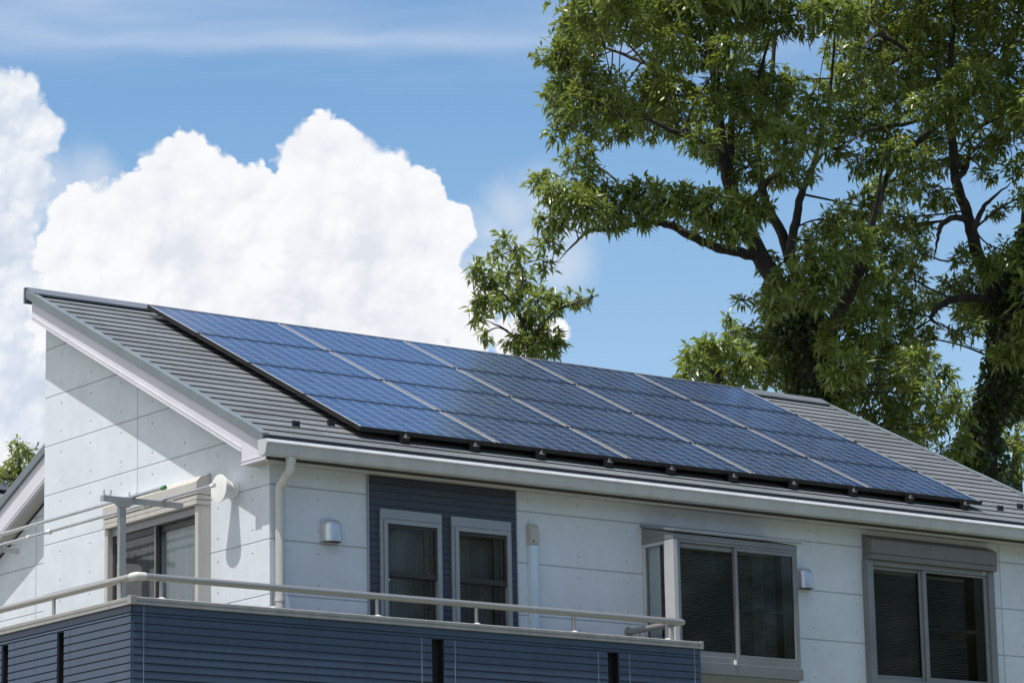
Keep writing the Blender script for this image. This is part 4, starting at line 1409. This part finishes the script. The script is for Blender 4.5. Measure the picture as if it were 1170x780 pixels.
CL_RIGHT = [(990, 15, 30), (1030, 10, 32), (1070, 15, 34), (1110, 10, 34), (1150, 15, 34), (960, 95, 26), (960, 62, 20), (996, 60, 26), (990, 100, 28), (1025, 80, 30), (1035, 45, 28),
    (1062, 50, 28), (1070, 85, 30), (1100, 60, 32), (1140, 55, 32), (1110, 95, 28), (1150, 90, 30), (1030, 115, 28), (985, 135, 24), (958, 140, 22), (1066, 120, 24), (1010, 150, 22),
    (950, 172, 16), (1100, 130, 24), (1140, 130, 28), (1165, 125, 24), (990, 185, 20), (1022, 175, 20), (1046, 185, 22), (1062, 160, 18), (1080, 182, 20), (1120, 170, 20), (1150, 165, 20), (1162, 190, 14),
    (1005, 214, 18), (1036, 214, 18), (1060, 222, 16), (1085, 228, 12), (1126, 200, 12), (1138, 238, 10), (1168, 225, 12), (1000, 258, 20), (1030, 248, 20), (1052, 258, 16),
    (1046, 285, 18), (1036, 315, 20), (1098, 292, 12), (1125, 302, 20), (1152, 288, 16), (1110, 322, 20), (1140, 325, 24), (1166, 312, 24), (1085, 328, 14), (1060, 345, 18), (1100, 352, 18),
    (1130, 356, 24), (1160, 350, 26), (1030, 352, 22), (1022, 385, 26), (1050, 384, 20), (1110, 375, 12), (1150, 405, 16), (1168, 430, 18), (1128, 470, 13), (1166, 390, 18), (1108, 528, 13), (1150, 455, 12), (1175, 370, 20), (1112, 352, 16), (1090, 384, 9)]
rx = random.Random(3)
EX_L = [(rx.uniform(660, 900), rx.uniform(-70, -20), rx.uniform(26, 36)) for _ in range(14)] + [(rx.uniform(720, 880), rx.uniform(-150, -80), rx.uniform(26, 34)) for _ in range(7)]
EX_R = [(rx.uniform(930, 1250), rx.uniform(-90, -20), rx.uniform(30, 40)) for _ in range(22)] + [(rx.uniform(980, 1200), rx.uniform(-190, -100), rx.uniform(28, 38)) for _ in range(9)] + [(rx.uniform(1195, 1300), rx.uniform(0, 420), rx.uniform(28, 40)) for _ in range(22)]
EX_H = [(1400 + 280 * math.sqrt(rx.random()) * math.cos(t_), -620 + 330 * math.sqrt(rx.random()) * math.sin(t_), rx.uniform(50, 80)) for t_ in [rx.uniform(0, 6.283) for _ in range(110)]]  # unseen high crown, added to darken what the right panels mirror

D = 44.0
tree('broadleaf_tree', 'tall broad-leaved tree with forked dark trunk and long left bough over the roof', 'tree', D,
     [([(912, 560, 24), (925, 430, 20), (893, 335, 12), (868, 292, 10.5), (838, 222, 8.5), (824, 165, 7.5), (818, 95, 6), (812, 20, 5), (803, -80, 3)], 0),
      ([(925, 430, 15), (942, 385, 13), (926, 348, 9), (905, 300, 7), (893, 266, 6), (872, 222, 5), (866, 150, 4), (885, 60, 3), (890, -80, 2)], (0, 1.5)),
      ([(943, 390, 10), (962, 352, 7.5), (985, 300, 6), (1000, 240, 4), (1012, 170, 3)], (0, -1)),
      ([(900, 298, 6), (907, 268, 5.5), (916, 222, 4.5), (935, 170, 3), (950, 90, 2.5), (960, -60, 2)], (0, 2)),
      ([(862, 292, 6.5), (845, 288, 6), (815, 281, 5.5), (790, 270, 5), (765, 257, 4.6), (735, 254, 3.6), (705, 262, 2.8), (675, 264, 2), (655, 280, 1.6), (640, 296, 1)], (0, -1.5)),
      ([(830, 200, 5), (822, 180, 4), (795, 160, 3.5), (770, 150, 3), (735, 135, 2.2), (690, 130, 1.3)], (0, -1.8)),
      ([(820, 130, 4), (790, 100, 3.4), (755, 80, 3), (728, 69, 2.4), (687, 52, 1.6), (660, 40, 1)], (0, 1.6)),
      ([(832, 205, 4.5), (836, 130, 4), (829, 60, 3.4), (838, -40, 2.6)], (0.3, 0.8)),
      ([(850, 240, 4), (880, 205, 3), (905, 185, 2.4), (930, 150, 1.6)], (0, -1.4)),
      ([(845, 130, 3), (866, 90, 2.4), (876, 55, 2), (890, 20, 1.4)], (0.5, 1.0))],
     CL_LEFT, 1.8, trunk_foot=(912, 640), extra=EX_L, seed=21)
tree('broadleaf_tree', 'tall ivy-clad tree at the right edge with dark slanting limbs behind the roof', 'tree', D + 2,
     [([(1120, 560, 20), (1136, 470, 17), (1156, 390, 14), (1172, 310, 12), (1180, 200, 9), (1185, 60, 7), (1182, -60, 6), (1215, -220, 5), (1290, -420, 4), (1390, -640, 2)], 0),
      ([(1160, 380, 10), (1140, 345, 8.5), (1117, 292, 7.5), (1106, 248, 6.5), (1092, 205, 5.5), (1088, 160, 5), (1085, 100, 4), (1090, 0, 3), (1084, -60, 2)], (0, -1)),
      ([(1104, 250, 4), (1088, 249, 3.4), (1075, 258, 3), (1071, 275, 2.2), (1067, 297, 1.6)], (-0.8, -1.2)),
      ([(1113, 262, 3.6), (1120, 244, 3), (1132, 228, 2.6), (1157, 208, 1.9)], (-0.8, -0.4)),
      ([(1150, 352, 6), (1120, 341, 4.6), (1085, 343, 4.4), (1064, 362, 3.4), (1076, 374, 2.2)], (0, -1.6)),
      ([(1172, 150, 6), (1130, 100, 5), (1098, 118, 4.4), (1056, 156, 3.8), (1020, 190, 3.4), (1008, 225, 2.6), (1012, 262, 1.8)], (-0.3, -2)),
      ([(1165, 120, 4), (1145, 130, 3.4), (1120, 145, 2.8), (1098, 168, 2.2)], (-0.3, -1.4)),
      ([(1098, 118, 3), (1040, 140, 2.6), (990, 150, 2.2), (955, 178, 1.4)], (-0.87, -2.2)),
      ([(1092, 205, 4), (1104, 190, 3.4), (1110, 150, 3)], (-1, 1)),
      ([(1040, 60, 2.4), (1005, 40, 2.6), (985, 55, 2)], (-1, -2))],
     CL_RIGHT + [(1230, -230, 40), (1190, -140, 36), (1265, -330, 44), (1300, -400, 46)], 1.9, trunk_foot=(1112, 640), extra=EX_R, tall=EX_H, seed=33)

def ivy(label, line, depth, seed, per_len=7.0):
    """ivy hugging a trunk: many small ovate leaves round a limb"""
    global RNG
    RNG = np.random.default_rng(seed)
    pm = depth / FPX
    foot = at(line[0][0], line[0][1], depth)
    root = thing('ivy', label, 'climbing ivy', (foot[0], foot[1], 0), 'ivy climbing the trunks', lift=False)
    P = np.array([np.append(at(x, y, depth), r_ * pm) for x, y, r_ in line])
    P = np.vstack([np.array([foot[0], foot[1], 0.05, P[0, 3]]), P])
    L = smoothline(P, 14)
    seg = np.linalg.norm(np.diff(L[:, :3], axis=0), axis=1)
    cum = np.append(0, np.cumsum(seg))
    n = int(cum[-1] * 420)
    s_ = RNG.random(n) * cum[-1]
    q = np.stack([np.interp(s_, cum, L[:, i]) for i in range(4)], 1)
    th = RNG.random(n) * 2 * math.pi
    lump = 0.85 + 0.35 * np.sin(s_ * 2.3 + 1.7 * np.sin(th + s_ * 0.7))
    u = np.stack([np.cos(th), np.sin(th), 0.15 * RNG.normal(size=n)], 1)
    pos = q[:, :3] + u * (q[:, 3] * lump * (0.82 + 0.3 * RNG.random(n)))[:, None]
    leaf_mesh('leaves', pos, u, 0.085, 0.075, M_IVY, root, per=3, spread=0.5, droop=1.1, tipsize=0.04, ovate=True)
    mb = MB()
    for k in range(3):
        a = k * 2.1
        mb.tube([tuple(L[i, :3] + np.array([math.cos(a + i * .05), math.sin(a + i * .05), 0]) * L[i, 3] * 0.55) for i in range(0, len(L), 4)], 0.025, n=6)
    mb.build('stem', M_BARK, root, lift=False)
    return root
ivy('dark ivy wrapping the trunk at the right edge of the trees', [(1120, 560, 32), (1136, 470, 30), (1156, 392, 26), (1172, 315, 22), (1178, 260, 14)], D + 2, 5)
ivy('ivy clothing the forked trunk just above the right end of the ridge', [(912, 560, 40), (925, 445, 34), (905, 375, 24), (888, 328, 14)], D, 6)

tree('young_tree', 'slim young tree with light foliage standing alone behind the panels', 'tree', 41.0,
     [([(596, 560, 5), (602, 430, 3.4), (604, 395, 2.8), (592, 355, 2.2), (575, 335, 1.6), (562, 318, 1)], 0),
      ([(603, 400, 2), (620, 372, 1.6), (640, 352, 1.2), (668, 346, 0.9), (684, 336, 0.5)], (0, -0.6)),
      ([(590, 352, 1.8), (598, 322, 1.2), (590, 295, 0.8), (575, 272, 0.6)], (0, 0.5)),
      ([(604, 395, 1.5), (575, 375, 1.2), (552, 365, 0.8)], (0, -0.4))],
     [(577, 274, 7), (566, 287, 7), (588, 285, 7), (546, 302, 9), (560, 318, 14), (580, 313, 12), (594, 300, 9), (600, 322, 10), (556, 343, 12), (575, 345, 12), (540, 312, 6),
      (548, 364, 9), (553, 381, 7), (545, 350, 8), (592, 343, 11), (615, 345, 12), (640, 341, 11), (660, 342, 9), (622, 335, 9), (677, 340, 4), (602, 362, 12), (626, 356, 10), (612, 380, 15), (590, 386, 12),
      (635, 386, 11), (600, 398, 14), (622, 400, 14)],
     0.7, dens=0.11, trunk_foot=(596, 640), seed=44)
tree('bushy_tree', 'low bright green tree top beside the big trunk, just over the panels', 'tree', 40.0,
     [([(820, 560, 6), (822, 430, 4), (826, 405, 3), (832, 380, 2)], 0), ([(822, 430, 3), (800, 415, 2), (785, 412, 1)], (0, -.5)), ([(822, 425, 3), (845, 415, 2), (858, 420, 1.2)], (0, .5))],
     [(800, 404, 16), (822, 396, 18), (815, 420, 16), (845, 410, 18), (834, 376, 9), (786, 412, 10), (850, 430, 18), (832, 362, 5), (806, 392, 10), (820, 440, 18), (790, 425, 12)],
     0.9, dens=0.10, trunk_foot=(820, 640), seed=55)
tree('garden_tree', 'small leafy treetop peeping over the lower roof at the left edge', 'tree', 58.0,
     [([(18, 620, 4), (20, 560, 3), (22, 530, 2), (20, 505, 1)], 0)],
     [(20, 508, 9), (30, 516, 9), (14, 524, 9), (24, 530, 10), (34, 532, 6), (10, 541, 10), (24, 543, 11), (36, 520, 5), (0, 545, 12), (-18, 545, 14), (40, 545, 10)],
     0.8, dens=0.12, trunk_foot=(18, 700), seed=66)
tree('roadside_tree', 'sunlit tree filling the gap below the ivy trunk at the lower right edge', 'tree', 52.0,
     [([(1165, 600, 6), (1163, 520, 4), (1160, 470, 2)], 0)],
     [(1160, 468, 16), (1150, 500, 13), (1166, 505, 18), (1160, 535, 18), (1140, 545, 12), (1180, 470, 20), (1190, 520, 24), (1170, 440, 12), (1150, 560, 18), (1120, 545, 10)],
     0.9, dens=0.10, trunk_foot=(1165, 680), seed=77)

# unseen wood behind the viewer, mirrored in the panes; thickened to dim the front
def far_wood():
    global RNG
    RNG = np.random.default_rng(9)
    root = bpy.data.objects.new('far_wood', None); COL.objects.link(root)
    root.location = (22, -34, 0)
    tag(root, kind='stuff')
    cents, norms = [], []
    tb = MB()
    for i in range(34):
        x = 2 + (i % 17) * 3.6 + RNG.normal() * 0.8; y = -50 + (i % 17) * 1.5 + RNG.normal() * 1.5 - (i // 17) * 6
        hgt = 15 + RNG.random() * 5
        tb.tube([(x, y, 0), (x + .2, y, hgt * .5), (x, y + .2, hgt * .9)], [0.3, 0.2, 0.06], n=8)
        for j in range(26):
            u0 = RNG.normal(size=3); u0 /= np.linalg.norm(u0)
            c = np.array([x, y, hgt * 0.56]) + u0 * np.array([2.3, 2.3, hgt * 0.42]) * RNG.random() ** 0.4
            u = RNG.normal(size=(24, 3)); u /= np.linalg.norm(u, axis=1)[:, None]
            cents.append(c + u * (1.4 * RNG.random((24, 1)) ** .5)); norms.append(u)
    o = leaf_mesh('far_wood', np.concatenate(cents), np.concatenate(norms), 0.42, 0.20, M_WOOD, root, per=6, tipsize=0.25)
    o.name = 'foliage'
    tb.build('trunks', M_BARK, root, lift=False)
far_wood()
